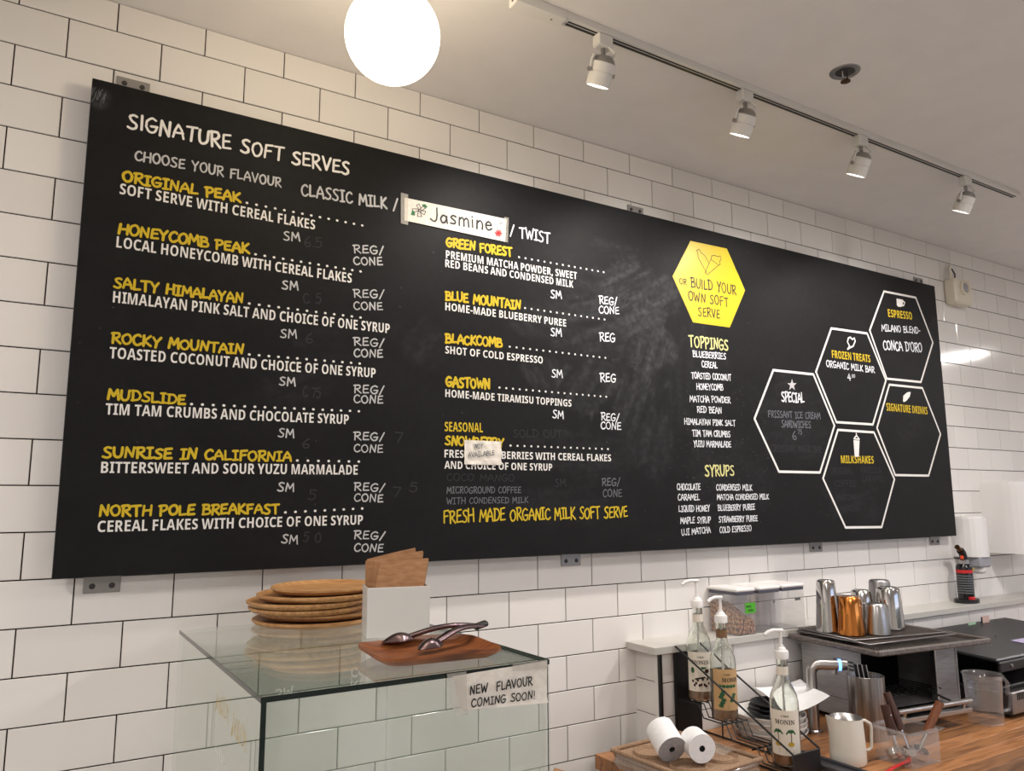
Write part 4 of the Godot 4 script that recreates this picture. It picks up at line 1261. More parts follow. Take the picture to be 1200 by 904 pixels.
# ------------------------------------------------------------------ oven and cups
func cup_shape(r0: float, r1: float, h: float) -> MB:   # stands upside down: wide mouth on the tray
	return MB.new().lathe([Vector2(r0 - 0.001, 0.004), Vector2(r0, 0.0), Vector2(r0 + 0.0012, 0.001), Vector2(r0 + 0.0012, 0.004), Vector2(lerpf(r0, r1, 0.5), h * 0.5), Vector2(r1, h - 0.008), Vector2(r1 - 0.002, h - 0.003), Vector2(r1 - 0.006, h), Vector2(r1 - 0.012, h - 0.0015), Vector2(0, h - 0.0015)], 36)

func mesh_rack(called: String, label: String, at: Vector3, turn: float, w: float, d: float, pitch: float, m: Material) -> Node3D:
	var t := thing(called, label, "rack", at, turn)
	var rim := 0.0025
	part(t, "frame", MB.new().tube([Vector3(-w / 2, 0, -d / 2), Vector3(w / 2, 0, -d / 2), Vector3(w / 2, 0, d / 2), Vector3(-w / 2, 0, d / 2), Vector3(-w / 2, 0, -d / 2)], rim, 6), M.dull_steel)
	var mb := MB.new()
	var n := int(w / pitch)
	for k in n: mb.box(Vector3(-w / 2 + (k + 0.5) * w / n, 0, 0), Vector3(0.0022, 0.0018, d))
	var nd := int(d / pitch)
	for k in nd: mb.box(Vector3(0, -0.0015, -d / 2 + (k + 0.5) * d / nd), Vector3(w, 0.0018, 0.0022))
	part(t, "wire_mesh", mb, m).set_meta("kind", "stuff")
	return t

func oven() -> void:
	var turn := -0.12
	var c := Vector3(2.565, COUNTER, 0.3)
	var t := thing("toaster_oven", "stainless steel toaster oven with vent slots and its door folded open on the counter", "oven", c, turn)
	var w := 0.46
	var d := 0.25
	var h := 0.222
	var y0 := 0.018
	var th := 0.008
	part(t, "side_panel", MB.new().box(Vector3(-w / 2, y0 + h / 2, 0), Vector3(th, h, d), 0.002), M.oven_steel)
	part(t, "side_panel", MB.new().box(Vector3(w / 2, y0 + h / 2, 0), Vector3(th, h, d), 0.002), M.oven_steel)
	part(t, "top_panel", MB.new().box(Vector3(0, y0 + h, 0), Vector3(w + th, th, d), 0.002), M.oven_steel)
	part(t, "bottom_panel", MB.new().box(Vector3(0, y0 + 0.015, 0), Vector3(w - th, 0.03, d), 0.002), M.oven_steel)
	part(t, "back_panel", MB.new().box(Vector3(0, y0 + h / 2, -d / 2 + 0.004), Vector3(w - th, h, 0.006)), M.black_metal)
	part(t, "inner_lining", MB.new().box(Vector3(0, y0 + h / 2, -d / 2 + 0.01), Vector3(w - th - 0.002, h - 0.012, 0.003)), M.black_metal)
	part(t, "control_column", MB.new().box(Vector3(w / 2 - 0.055, y0 + h / 2, d / 2 - 0.012), Vector3(0.1, h - 0.006, 0.02), 0.002), M.oven_steel)
	part(t, "column_trim", MB.new().box(Vector3(w / 2 - 0.108, y0 + h / 2, d / 2 - 0.01), Vector3(0.007, h - 0.006, 0.024), 0.002), M.steel)
	for r in 3:
		for k in 3:
			part(t, "vent_slot", MB.new().box(Vector3(-w / 2 - th / 2 - 0.0002, y0 + h - 0.04 - r * 0.0115, d / 2 - 0.035 - k * 0.031), Vector3(0.0012, 0.0048, 0.02)), M.black_metal)
	part(t, "panel_seam", MB.new().box(Vector3(-w / 2 - th / 2, y0 + 0.06, 0), Vector3(0.001, 0.0016, d - 0.01)), M.dark_slot)
	for sx in [-1, 1]:
		for sz in [-1, 1]:
			part(t, "foot", MB.new().lathe([Vector2(0.012, 0), Vector2(0.014, 0.019)], 12, Transform3D(Basis(), Vector3(sx * (w / 2 - 0.03), 0, sz * (d / 2 - 0.03)))), M.black_plastic)
	# inside rack
	var wr := MB.new()
	for k in 13: wr.box(Vector3(-w / 2 + 0.02 + k * 0.028, y0 + 0.075, 0.02), Vector3(0.003, 0.003, d - 0.02))
	for k in 2: wr.box(Vector3(-0.045, y0 + 0.073, -0.09 + k * 0.19), Vector3(w - 0.12, 0.004, 0.004))
	part(t, "oven_rack", wr, M.black_metal).set_meta("kind", "stuff")
	# the door, folded down to the front
	var dw := w - 0.125
	var door := part(t, "door_frame", MB.new().box(Vector3(-0.055, y0 + 0.02, d / 2 + 0.012), Vector3(dw, 0.014, 0.022), 0.002).box(Vector3(-0.055 - dw / 2 + 0.01, y0 + 0.034, d / 2 + 0.06), Vector3(0.02, 0.014, 0.12), 0.002).box(Vector3(-0.055 + dw / 2 - 0.01, y0 + 0.034, d / 2 + 0.06), Vector3(0.02, 0.014, 0.12), 0.002).box(Vector3(-0.055, y0 + 0.034, d / 2 + 0.115), Vector3(dw, 0.014, 0.024), 0.002), M.steel)
	part(door, "door_glass", MB.new().box(Vector3(-0.055, y0 + 0.034, d / 2 + 0.06), Vector3(dw - 0.03, 0.006, 0.1)), M.black_gloss)
	part(door, "door_handle", MB.new().tube([Vector3(-0.055 - dw / 2, y0 + 0.062, d / 2 + 0.122), Vector3(-0.055 + dw / 2, y0 + 0.062, d / 2 + 0.122)], 0.0085, 14), M.steel)
	for sx in [-1, 1]:
		part(door, "handle_post", MB.new().tube([Vector3(-0.055 + sx * (dw / 2 - 0.03), y0 + 0.036, d / 2 + 0.116), Vector3(-0.055 + sx * (dw / 2 - 0.03), y0 + 0.062, d / 2 + 0.122)], 0.006, 10), M.steel)
		part(door, "door_arm", MB.new().tube([Vector3(-0.055 + sx * (dw / 2 - 0.012), y0 + 0.06, d / 2), Vector3(-0.055 + sx * (dw / 2 - 0.012), y0 + 0.045, d / 2 + 0.08)], 0.004, 8), M.polished_steel)
	# baking tray and cooling racks on the oven
	var ty := COUNTER + y0 + h + 0.006
	var bt := thing("baking_tray", "large dark perforated baking tray lying on top of the toaster oven", "tray", Vector3(2.545, ty, 0.345), turn)
	var bw := 0.53
	var bd := 0.38
	part(bt, "tray_floor", MB.new().box(Vector3(0, 0.002, 0), Vector3(bw - 0.02, 0.003, bd - 0.02)), M.tray_metal)
	for s in [-1, 1]:
		part(bt, "tray_lip", MB.new().box(Vector3(s * bw / 2, 0.009, 0), Vector3(0.012, 0.018, bd), 0.004), M.tray_metal)
		part(bt, "tray_lip", MB.new().box(Vector3(0, 0.009, s * bd / 2), Vector3(bw, 0.018, 0.012), 0.004), M.tray_metal)
	var holes := MB.new()
	for a in 44:
		for b in 30:
			holes.box(Vector3(-bw / 2 + 0.018 + a * 0.0115, 0.0042, -bd / 2 + 0.018 + b * 0.0118), Vector3(0.0045, 0.001, 0.0045))
	part(bt, "perforation", holes, M.black_metal).set_meta("kind", "stuff")
	mesh_rack("cooling_rack", "lower wire cooling rack on the perforated tray under the metal cups", Vector3(2.535, ty + 0.0225, 0.31), turn + 0.03, 0.42, 0.3, 0.0105, M.tray_metal)
	mesh_rack("cooling_rack", "upper wire cooling rack that carries the metal cups", Vector3(2.53, ty + 0.0295, 0.29), turn - 0.06, 0.4, 0.28, 0.0105, M.tray_metal)
	var cy := ty + 0.0325
	var cups := [
		[971, 742, 0.0395, 0.031, 0.172, "polished_steel", "tall polished steel shaker tin at the canister end of the rack"], [998, 746, 0.042, 0.0335, 0.125, "copper", "shiny copper cup upside down on the wire rack"],
		[1029, 745, 0.04, 0.032, 0.1, "steel", "short brushed steel cup upside down in front of the other cups"], [1044, 739, 0.046, 0.0385, 0.142, "polished_steel", "wide tall steel cup upside down at the grill end of the rack"],
		[1012, 737, 0.043, 0.035, 0.128, "polished_steel", "steel cup upside down behind the copper cup"], [987, 738, 0.036, 0.03, 0.112, "bronze", "dark bronze cup upside down behind the tall shaker tin"],
		[1034, 733, 0.045, 0.036, 0.156, "dull_steel", "dull grey steel cup standing rearmost on the rack"]]
	for e in cups:
		var at := ony(e[0], e[1], cy)
		var far := (at - EYE)
		far.y = 0
		at += far.normalized() * e[2] * 0.9
		var cup := thing("metal_cup", e[6], "cup", Vector3(at.x, cy, at.z), 0.0, "metal cups on the cooling rack")
		part(cup, "wall", cup_shape(e[2], e[3], e[4]), M[e[5]])
		if e[5] == "bronze": part(cup, "tape_band", MB.new().lathe([Vector2(0.0358, 0.03), Vector2(0.0352, 0.042)], 30), M.cream_plastic)

# ------------------------------------------------------------------ contact grill at the right
func grill() -> void:
	var x0 := 2.84
	var t := thing("contact_grill", "large black contact grill with a tilted dark lid and grey base", "grill", Vector3(x0, COUNTER, 0.14))
	part(t, "base_panel", MB.new().box(Vector3(0.42, 0.045, 0.235), Vector3(0.84, 0.075, 0.42), 0.006), M.dark_slot)
	part(t, "front_panel", MB.new().box(Vector3(0.42, 0.05, 0.448), Vector3(0.84, 0.07, 0.01), 0.003), M.dull_steel)
	for k in 7: part(t, "vent_slot", MB.new().box(Vector3(0.03 + k * 0.009, 0.07, 0.4535), Vector3(0.0035, 0.024, 0.001)), M.black_metal)
	part(t, "knob", MB.new().lathe([Vector2(0.012, 0), Vector2(0.011, 0.012), Vector2(0, 0.013)], 16, Transform3D(Basis(Vector3.RIGHT, PI / 2), Vector3(0.24, 0.05, 0.453))), M.label_gold)
	part(t, "lower_plate", MB.new().box(Vector3(0.42, 0.09, 0.22), Vector3(0.82, 0.014, 0.4), 0.003), M.black_metal)
	part(t, "back_panel", MB.new().box(Vector3(0.42, 0.12, 0.015), Vector3(0.84, 0.16, 0.02), 0.004), M.black_metal)
	for sx in [0.012, 0.828]: part(t, "side_plate", MB.new().box(Vector3(sx, 0.13, 0.1), Vector3(0.016, 0.1, 0.18), 0.003), M.black_metal)
	# lid
	var tilt := Transform3D(Basis(Vector3.RIGHT, 0.06), Vector3(0.42, 0.205, 0.02))
	var lid := part(t, "lid", MB.new().box(Vector3(0, 0, 0.2), Vector3(0.86, 0.014, 0.4), 0.005, tilt), M.slate)
	part(lid, "lid_apron", MB.new().box(Vector3(0, -0.019, 0.404), Vector3(0.86, 0.036, 0.012), 0.004, tilt), M.black_metal)
	for k in 4:
		part(lid, "bolt", MB.new().lathe([Vector2(0.006, 0), Vector2(0.006, 0.004), Vector2(0, 0.006)], 10, tilt * Transform3D(Basis(Vector3.RIGHT, PI / 2), Vector3(-0.36 + k * 0.16, -0.018, 0.41))), M.dull_steel)
	for k in 2:
		part(lid, "rivet", MB.new().lathe([Vector2(0.004, 0), Vector2(0.004, 0.008), Vector2(0, 0.009)], 10, tilt * Transform3D(Basis(), Vector3(-0.2 + k * 0.16, 0.006, 0.2))), M.dull_steel)
	part(lid, "painted_reflection", MB.new().box(Vector3(0.03, 0.009, 0.33), Vector3(0.2, 0.003, 0.12), 0.001, tilt), M.lavender)  # lilac patch painted on the lid in place of a mirrored light

# ------------------------------------------------------------------ syrup bottles in their rack
func syrup_rack() -> void:
	var xl := 1.765
	var xr := 1.872
	var t := thing("bottle_rack", "black stepped wire bottle rack with solid end plates holding syrup bottles", "rack", Vector3(xl, COUNTER, 0.13))
	var w := xr - xl
	var o := t.position
	var L := 0.44
	part(t, "end_plate", MB.new().box(Vector3(w / 2, 0.13, 0.004), Vector3(w, 0.25, 0.004), 0.001), M.black_metal)
	part(t, "end_plate", MB.new().box(Vector3(w / 2, 0.03, L), Vector3(w, 0.06, 0.004), 0.001), M.black_metal)
	for s in [0.0, w]:
		part(t, "side_rail", MB.new().tube([Vector3(s, 0.005, 0.0), Vector3(s, 0.262, 0.0), Vector3(s, 0.272, 0.006), Vector3(s, 0.268, 0.016), Vector3(s, 0.06, L - 0.002), Vector3(s, 0.005, L)], 0.003, 8), M.black_metal)
		part(t, "foot_rail", MB.new().tube([Vector3(s, 0.004, 0), Vector3(s, 0.004, L)], 0.003, 8), M.black_metal)
	var steps := [[0.01, 0.112], [0.1, 0.078], [0.21, 0.042], [0.32, 0.008]]
	for k in 5:
		var x := w * (k + 0.5) / 5.0
		var pts := [Vector3(x, 0.112, 0.006)]
		for q in 4:
			pts.append(Vector3(x, steps[q][1], steps[q][0] + 0.008))
			pts.append(Vector3(x, steps[q][1], steps[q][0] + (0.08 if q == 0 else 0.1)))
		pts.append(Vector3(x, 0.008, L))
		part(t, "step_wire", MB.new().tube(pts, 0.0022, 6), M.black_metal)
	for c in [[0.2, 0.09], [0.09, 0.19], [0.05, 0.3]]:
		part(t, "cross_wire", MB.new().tube([Vector3(0, c[0] - 0.012, c[1]), Vector3(w, c[0] - 0.012, c[1])], 0.0025, 6), M.black_metal)
	for c in [[0.03, 0.1], [0.03, 0.3]]:
		part(t, "leg", MB.new().tube([Vector3(w * 0.9, 0.004, c[1]), Vector3(w * 0.9, 0.05 if c[1] > 0.2 else 0.09, c[1])], 0.0022, 6), M.black_metal)
	var cx := (xl + xr) / 2
	syrup_bottle(Vector3(cx, COUNTER + 0.1145, 0.185), "white pump syrup bottle with brown fruit label on the rack's highest step", 0, 1.0, 0.35)
	syrup_bottle(Vector3(cx, COUNTER + 0.0805, 0.283), "white pump syrup bottle with tan and green label in the middle of the rack", 1, 0.82, 0.55)
	syrup_bottle(Vector3(cx + 0.002, COUNTER + 0.0105, 0.502), "white pump syrup bottle with palm tree label on the rack's lowest step", 2, 0.86, 0.45)

func around(r: float, a0: float, a1: float, y0: float, y1: float, n := 12) -> MB:   # a patch of a cylinder; angle 0 faces +z, growing towards +x
	var mb := MB.new().smooth()
	for k in n:
		var a := lerpf(a0, a1, float(k) / n)
		var b := lerpf(a0, a1, float(k + 1) / n)
		mb.quad(Vector3(sin(a) * r, y0, cos(a) * r), Vector3(sin(b) * r, y0, cos(b) * r), Vector3(sin(b) * r, y1, cos(b) * r), Vector3(sin(a) * r, y1, cos(a) * r))
	return mb

func bend_round(mb, r: float, yaw: float, y: float) -> ArrayMesh:   # bends flat lettering round a bottle
	var m: ArrayMesh = mb.mesh() if mb is MB else mb
	var arr := m.surface_get_arrays(0)
	var v: PackedVector3Array = arr[Mesh.ARRAY_VERTEX]
	var nn: PackedVector3Array = arr[Mesh.ARRAY_NORMAL]
	for k in v.size():
		var a := yaw + v[k].x / r
		nn[k] = Vector3(sin(a), 0, cos(a))
		v[k] = Vector3(sin(a) * r, y + v[k].y, cos(a) * r)
	arr[Mesh.ARRAY_VERTEX] = v
	arr[Mesh.ARRAY_NORMAL] = nn
	var out := ArrayMesh.new()
	out.add_surface_from_arrays(Mesh.PRIMITIVE_TRIANGLES, arr)
	return out

func syrup_bottle(at: Vector3, label: String, kind: int, lift: float, fill: float) -> void:
	var t := thing("syrup_bottle", label, "bottle", at, 0.0, "pump syrup bottles in the black rack")
	var R := 0.0385
	var face: float = atan2(EYE.x - at.x, EYE.z - at.z) + [0.12, 0.28, 0.0][kind]
	part(t, "glass_body", MB.new().lathe([Vector2(0, 0.003), Vector2(R - 0.006, 0.0), Vector2(R - 0.001, 0.003), Vector2(R, 0.009), Vector2(R, 0.165), Vector2(R - 0.003, 0.182), Vector2(R - 0.011, 0.2), Vector2(0.0185, 0.222), Vector2(0.0155, 0.24), Vector2(0.015, 0.278), Vector2(0.0165, 0.28), Vector2(0.0165, 0.287), Vector2(0.0135, 0.287), Vector2(0.0125, 0.278), Vector2(0.013, 0.24), Vector2(0.016, 0.222), Vector2(R - 0.0135, 0.2), Vector2(R - 0.0055, 0.182), Vector2(R - 0.0024, 0.165), Vector2(R - 0.0024, 0.009), Vector2(R - 0.006, 0.0045), Vector2(0, 0.0055)], 36), M.bottle_glass)
	var top := 0.012 + 0.028 * fill * 2.0
	part(t, "syrup", MB.new().lathe([Vector2(0, 0.0058), Vector2(R - 0.007, 0.0058), Vector2(R - 0.0028, 0.01), Vector2(R - 0.0028, top), Vector2(0, top)], 30), M.amber_syrup)
	part(t, "dip_tube", MB.new().lathe([Vector2(0.0035, 0.01), Vector2(0.0035, 0.28)], 10), M.white_plastic)
	var lm: Material = M.bottle_label_tan if kind == 1 else M.bottle_label
	var lab := part(t, "front_label", around(R + 0.0005, face - 1.15, face + 1.15, 0.032, 0.148, 20), lm)
	if kind == 1: part(t, "back_label", around(R + 0.0004, face + 1.5, face + 4.6, 0.04, 0.14, 16), M.cork)
	# flat_lettering faces the viewer's side of the bottle
	var word := print_text("MONIN", 0.054, 0.0115, true)
	part(lab, "lettering", bend_round(word, R + 0.0009, face - 0.027 / R + (0.012 / R if kind == 1 else 0.0), 0.112), M.ink)
	part(lab, "lettering", bend_round(hand_text("Le Sirop de", 0.02, 0.006, 0.1, 0.05, 0.12), R + 0.0009, face - 0.01 / R, 0.131), M.ink)
	var blob := func(u: float, y: float, rx: float, ry: float, m: Material, called: String) -> void:
		var mb := MB.new()
		mb.smooth()
		for s in 10:
			var a := TAU * s / 10.0
			var b := TAU * (s + 1) / 10.0
			mb.tri(Vector3.ZERO, Vector3(rx * cos(a), ry * sin(a), 0), Vector3(rx * cos(b), ry * sin(b), 0))
		part(lab, called, bend_round(mb, R + 0.0008, face + u / R, y), m)
	if kind == 0:
		for k in 11: blob.call(-0.026 + k * 0.005, 0.062 - 0.007 * sin(k * 1.9) - 0.005 * (k % 3), 0.0036, 0.0046, M.label_brown, "printed_bean")
		blob.call(-0.026, 0.094, 0.006, 0.009, M.label_green, "printed_leaf")
		blob.call(0.006, 0.101, 0.011, 0.0035, M.label_green, "printed_leaf")
		blob.call(0.018, 0.092, 0.008, 0.006, M.label_brown, "printed_bean")
	elif kind == 1:
		for k in 5: blob.call(-0.022 + k * 0.011, 0.1, 0.006, 0.005, M.label_green, "printed_leaf")
		for k in 6: blob.call(-0.02 + 0.004 * (k % 3), 0.045 + k * 0.008, 0.008, 0.005, M.label_green, "printed_leaf")
		for k in 3: blob.call(0.012 + k * 0.004, 0.06 + k * 0.008, 0.007, 0.005, M.label_green, "printed_leaf")
	else:
		for pc in [-0.02, 0.014]:
			for k in 6:
				var a := PI * k / 5.0
				part(lab, "printed_palm_leaf", bend_round(MB.new().stroke([Vector2(0, 0), Vector2(0.008 * cos(a), 0.005 * sin(a) + 0.001), Vector2(0.012 * cos(a), 0.004 * sin(a) - 0.004)], 0.004), R + 0.0008, face + pc / R, 0.092), M.label_green)
			part(lab, "printed_trunk", bend_round(MB.new().stroke([Vector2(0, 0), Vector2(0.001, -0.015), Vector2(0.0, -0.026)], 0.0022), R + 0.0008, face + pc / R, 0.092), M.label_brown)
		for k in 4: blob.call([-0.024, -0.018, 0.01, 0.017][k], 0.061, 0.005, 0.006, M.label_gold, "printed_vanilla")
	for k in 2: part(lab, "printed_line", bend_round(MB.new().stroke([Vector2(-0.02, 0), Vector2(0, -0.001), Vector2(0.02, 0)], 0.0016), R + 0.0008, face, 0.046 - k * 0.006), M.print_grey)
	part(t, "neck_band", MB.new().lathe([Vector2(0.0163, 0.234), Vector2(0.0158, 0.258)], 24), M.cork if kind == 1 else lm)
	# the pump
	var pump := part(t, "pump_collar", MB.new().lathe([Vector2(0.0165, 0.277), Vector2(0.0195, 0.278), Vector2(0.0195, 0.296), Vector2(0.0185, 0.299), Vector2(0.014, 0.301), Vector2(0.012, 0.306), Vector2(0.0075, 0.31), Vector2(0.0075, 0.314), Vector2(0, 0.315)], 28), M.white_plastic)
	var py := 0.315 + 0.042 * lift
	part(pump, "stem", MB.new().lathe([Vector2(0.0048, 0.31), Vector2(0.0042, py)], 14), M.white_plastic)
	var out := Vector3(-0.87, 0, -0.3) if kind != 1 else Vector3(-0.85, 0, -0.12)
	var p0 := Vector3(0, py + 0.002, 0)
	part(pump, "spout", MB.new().tube([p0 - out * 0.007, p0, p0 + out * 0.022 + Vector3(0, 0.001, 0), p0 + out * 0.04 - Vector3(0, 0.003, 0), p0 + out * 0.053 - Vector3(0, 0.011, 0)], 0.0062, 12, true, 0.85), M.white_plastic)

# ------------------------------------------------------------------ on the wooden counter
func counter_things() -> void:
	var Y := COUNTER
	# plates
	var pc := Vector3(2.035, Y, 0.265)
	var names := ["lowest white plate of the stack beside the chrome tap", "second white plate from the bottom beside the chrome tap", "third white plate from the bottom beside the chrome tap", "topmost white plate, holding black saucers beside the chrome tap"]
	pc.y = Y + 0.0
	for k in 4:
		var t := thing("white_plate", names[k], "plate", pc + Vector3(0.002 * sin(k * 2.0), 0.0155 * k, 0.002 * cos(k * 3.0)), 0.0, "white plates stacked on the counter")
		part(t, "dish", MB.new().lathe([Vector2(0, 0.002), Vector2(0.092, 0.0), Vector2(0.103, 0.004), Vector2(0.111, 0.02), Vector2(0.1105, 0.0225), Vector2(0.108, 0.0215), Vector2(0.1, 0.0085), Vector2(0.09, 0.006), Vector2(0, 0.006)], 48), M.ceramic)
	for k in 3:
		var t := thing("black_saucer", ["lowest black saucer on the stacked white plates", "middle black saucer on the stacked white plates", "uppermost black saucer under the white paper sheet"][k], "saucer", pc + Vector3(0.012 + 0.004 * k, 0.053 + 0.0125 * k, -0.006 + 0.003 * k), 0.0, "black saucers on the white plates")
		part(t, "dish", MB.new().lathe([Vector2(0, 0), Vector2(0.05, 0), Vector2(0.066, 0.008), Vector2(0.072, 0.014), Vector2(0.0715, 0.016), Vector2(0.064, 0.0115), Vector2(0.05, 0.004), Vector2(0, 0.004)], 36), M.slate)
	var pt := thing("paper_sheet", "curled white paper sheet lying over black saucers", "paper", pc + Vector3(0.02, 0.098, 0.0))
	var g := []
	var cs := [ony(884, 808, Y + 0.105), ony(938, 800, Y + 0.105), ony(922, 836, Y + 0.105), ony(973, 822, Y + 0.15)]
	for r in 9:
		var line := []
		for c in 9:
			var u := c / 8.0
			var v := r / 8.0
			var p: Vector3 = cs[0].lerp(cs[1], u).lerp(cs[2].lerp(cs[3], u), v) - pt.position
			p.y += 0.012 * pow(absf(u - 0.45) * 2.0, 2.0) - 0.004 + 0.004 * sin(v * 5.0 + u * 3.0)
			line.append(p)
		g.append(line)
	part(pt, "sheet", MB.new().sheet(g, 0.0006), M.white_paper)
	# tap with a blue ring
	var tap := thing("counter_tap", "bent stainless steel counter tap with a glowing blue ring at its end", "tap", Vector3(2.168, Y, 0.325))
	part(tap, "base_ring", MB.new().lathe([Vector2(0.024, 0), Vector2(0.024, 0.006), Vector2(0.018, 0.01)], 24), M.steel)
	var dir := Vector3(0.62, 0, 0.55).normalized()
	var pts := [Vector3(0, 0.002, 0), Vector3(0, 0.1, 0), Vector3(0, 0.178, 0)]
	for k in 6:
		var a := PI / 2 * (k + 1) / 6.0
		pts.append(Vector3(0, 0.178 + 0.028 * sin(a), 0) + dir * 0.028 * (1 - cos(a)))
	pts.append(Vector3(0, 0.206, 0) + dir * 0.082)
	part(tap, "pipe", MB.new().tube(pts, 0.0165, 20), M.steel)
	var e0 := Vector3(0, 0.206, 0) + dir * 0.0825
	part(tap, "light_ring", MB.new().tube([e0, e0 + dir * 0.008], 0.0175, 20), M.blue_glow)
	part(tap, "end_cap", MB.new().tube([e0 + dir * 0.008, e0 + dir * 0.026], 0.0165, 20), M.steel)
	part(tap, "outlet", MB.new().lathe([Vector2(0.008, -0.028), Vector2(0.009, 0.0)], 14, Transform3D(Basis(), e0 - dir * 0.012)), M.steel)
	var ol := OmniLight3D.new()
	ol.name = "ring_light"
	lamp_light(ol, tap, e0 + dir * 0.004, Color(0.4, 0.62, 1.0), 0.002, 0.012)
	# utensil holder with spatulas
	var u := thing("utensil_holder", "tall brushed steel cylinder holding thin spatulas", "holder", Vector3(2.262, Y, 0.452))
	part(u, "cylinder", MB.new().lathe([Vector2(0, 0.002), Vector2(0.053, 0.0), Vector2(0.054, 0.002), Vector2(0.054, 0.184), Vector2(0.0525, 0.185), Vector2(0.0515, 0.183), Vector2(0.0515, 0.004), Vector2(0, 0.004)], 40), M.brushed_steel)
	for k in 3:
		var s := thing("spatula", ["steel spatula with black handle nearest the blue tap ring in the steel cylinder", "steel spatula with black handle between the two others in the steel cylinder", "steel spatula with black handle nearest the oven in the steel cylinder"][k], "spatula", u.position + Vector3(-0.004 + 0.014 * k, 0.006, 0.0 + 0.006 * k), 0.0, "spatulas in the steel cylinder")
		var tip := Vector3(-0.027, 0.212 - 0.002 * k, -0.012)
		part(s, "blade", MB.new().tube([Vector3(0, 0, 0), tip * 0.72], 0.007, 8, true, 0.25), M.steel)
		part(s, "handle", MB.new().tube([tip * 0.7, tip], 0.0062, 8, true, 0.6), M.black_plastic)
		part(s, "handle_edge", MB.new().tube([tip * 0.7 + Vector3(0.006, 0, 0.003), tip + Vector3(0.006, 0, 0.003)], 0.0016, 6), M.white_metal)
	# white pitcher
	var p := thing("milk_pitcher", "cream enamel milk pitcher with a squared handle and steel inside", "pitcher", Vector3(1.998, Y, 0.565), 0.0)
	var prof := [Vector2(0.046, 0.002), Vector2(0.0485, 0.006), Vector2(0.0485, 0.03), Vector2(0.046, 0.08), Vector2(0.0435, 0.122)]
	var spout := Vector3(-0.8, 0, -0.35).normalized()
	var ring := func(r: float, y: float, push: float) -> Array:
		var out := []
		for k in 36:
			var a := TAU * k / 36.0
			var d := Vector3(cos(a), 0, -sin(a))
			var s := pow(maxf(d.dot(spout), 0.0), 14.0) * push
			out.append(d * (r + s) + Vector3(0, y + s * 0.5, 0))
		return out
	var rows := []
	for k in prof.size(): rows.append(ring.call(prof[k].x, prof[k].y, [0.0, 0.0, 0.0, 0.004, 0.016][k]))
	var mb := MB.new().smooth()
	for k in rows.size() - 1:
		for s in 36: mb.quad(rows[k][s], rows[k][(s + 1) % 36], rows[k + 1][(s + 1) % 36], rows[k + 1][s])
	mb.smooth()
	for s in 36: mb.tri(Vector3(0, 0.001, 0), rows[0][(s + 1) % 36], rows[0][s])
	part(p, "body", mb, M.enamel)
	var inner := MB.new().smooth()
	var i0: Array = ring.call(0.0425, 0.1225, 0.0155)
	var i1: Array = ring.call(0.043, 0.07, 0.002)
	var i2: Array = ring.call(0.044, 0.012, 0.0)
	for s in 36:
		var n := (s + 1) % 36
		inner.quad(rows[-1][s], rows[-1][n], i0[n], i0[s])
		inner.quad(i0[s], i0[n], i1[n], i1[s])
		inner.quad(i1[s], i1[n], i2[n], i2[s])
		inner.tri(i2[s], i2[n], Vector3(0, 0.01, 0))
	part(p, "lining", inner, M.steel)
	var hd := Vector3(0.9, 0, 0.25).normalized()
	part(p, "handle", MB.new().tube([hd * 0.044 + Vector3(0, 0.108, 0), hd * 0.062 + Vector3(0, 0.108, 0), hd * 0.08 + Vector3(0, 0.098, 0), hd * 0.083 + Vector3(0, 0.085, 0), hd * 0.08 + Vector3(0, 0.036, 0), hd * 0.07 + Vector3(0, 0.028, 0), hd * 0.056 + Vector3(0, 0.03, 0), hd * 0.048 + Vector3(0, 0.022, 0)], 0.0042, 8), M.enamel)
	# clear pan with wooden-handled scoops
	var c := thing("clear_pan", "clear plastic pan holding steel scoops with wooden handles", "pan", Vector3(2.158, Y, 0.64), -0.05)
	var pw := 0.15
	var pd := 0.13
	var ph := 0.09
	for s in [-1, 1]:
		part(c, "clear_wall", MB.new().box(Vector3(s * pw * 0.42, ph / 2, 0), Vector3(0.003, ph, pd * 0.86)), M.smoky_plastic)
		part(c, "clear_wall", MB.new().box(Vector3(0, ph / 2, s * pd * 0.42), Vector3(pw * 0.84, ph, 0.003)), M.smoky_plastic)
		part(c, "rim", MB.new().box(Vector3(s * pw * 0.47, ph, 0), Vector3(0.022, 0.003, pd), 0.001), M.smoky_plastic)
		part(c, "rim", MB.new().box(Vector3(0, ph, s * pd * 0.47), Vector3(pw * 0.8, 0.003, 0.02), 0.001), M.smoky_plastic)
	part(c, "clear_floor", MB.new().box(Vector3(0, 0.0015, 0), Vector3(pw * 0.84, 0.003, pd * 0.84)), M.smoky_plastic)
	var sc := [[Vector3(-0.03, 0.012, -0.01), Vector3(-0.034, 0.135, -0.035), "dark_wood", "scoop with dark wooden handle and steel pin at the pitcher end of the pan"], [Vector3(0.0, 0.012, 0.012), Vector3(-0.012, 0.165, -0.04), "dark_wood", "scoop with the tallest dark wooden handle standing in the clear pan"], [Vector3(0.012, 0.014, 0.02), Vector3(0.098, 0.142, 0.045), "mid_wood", "scoop with lighter brown wooden handle leaning over the pan rim"]]
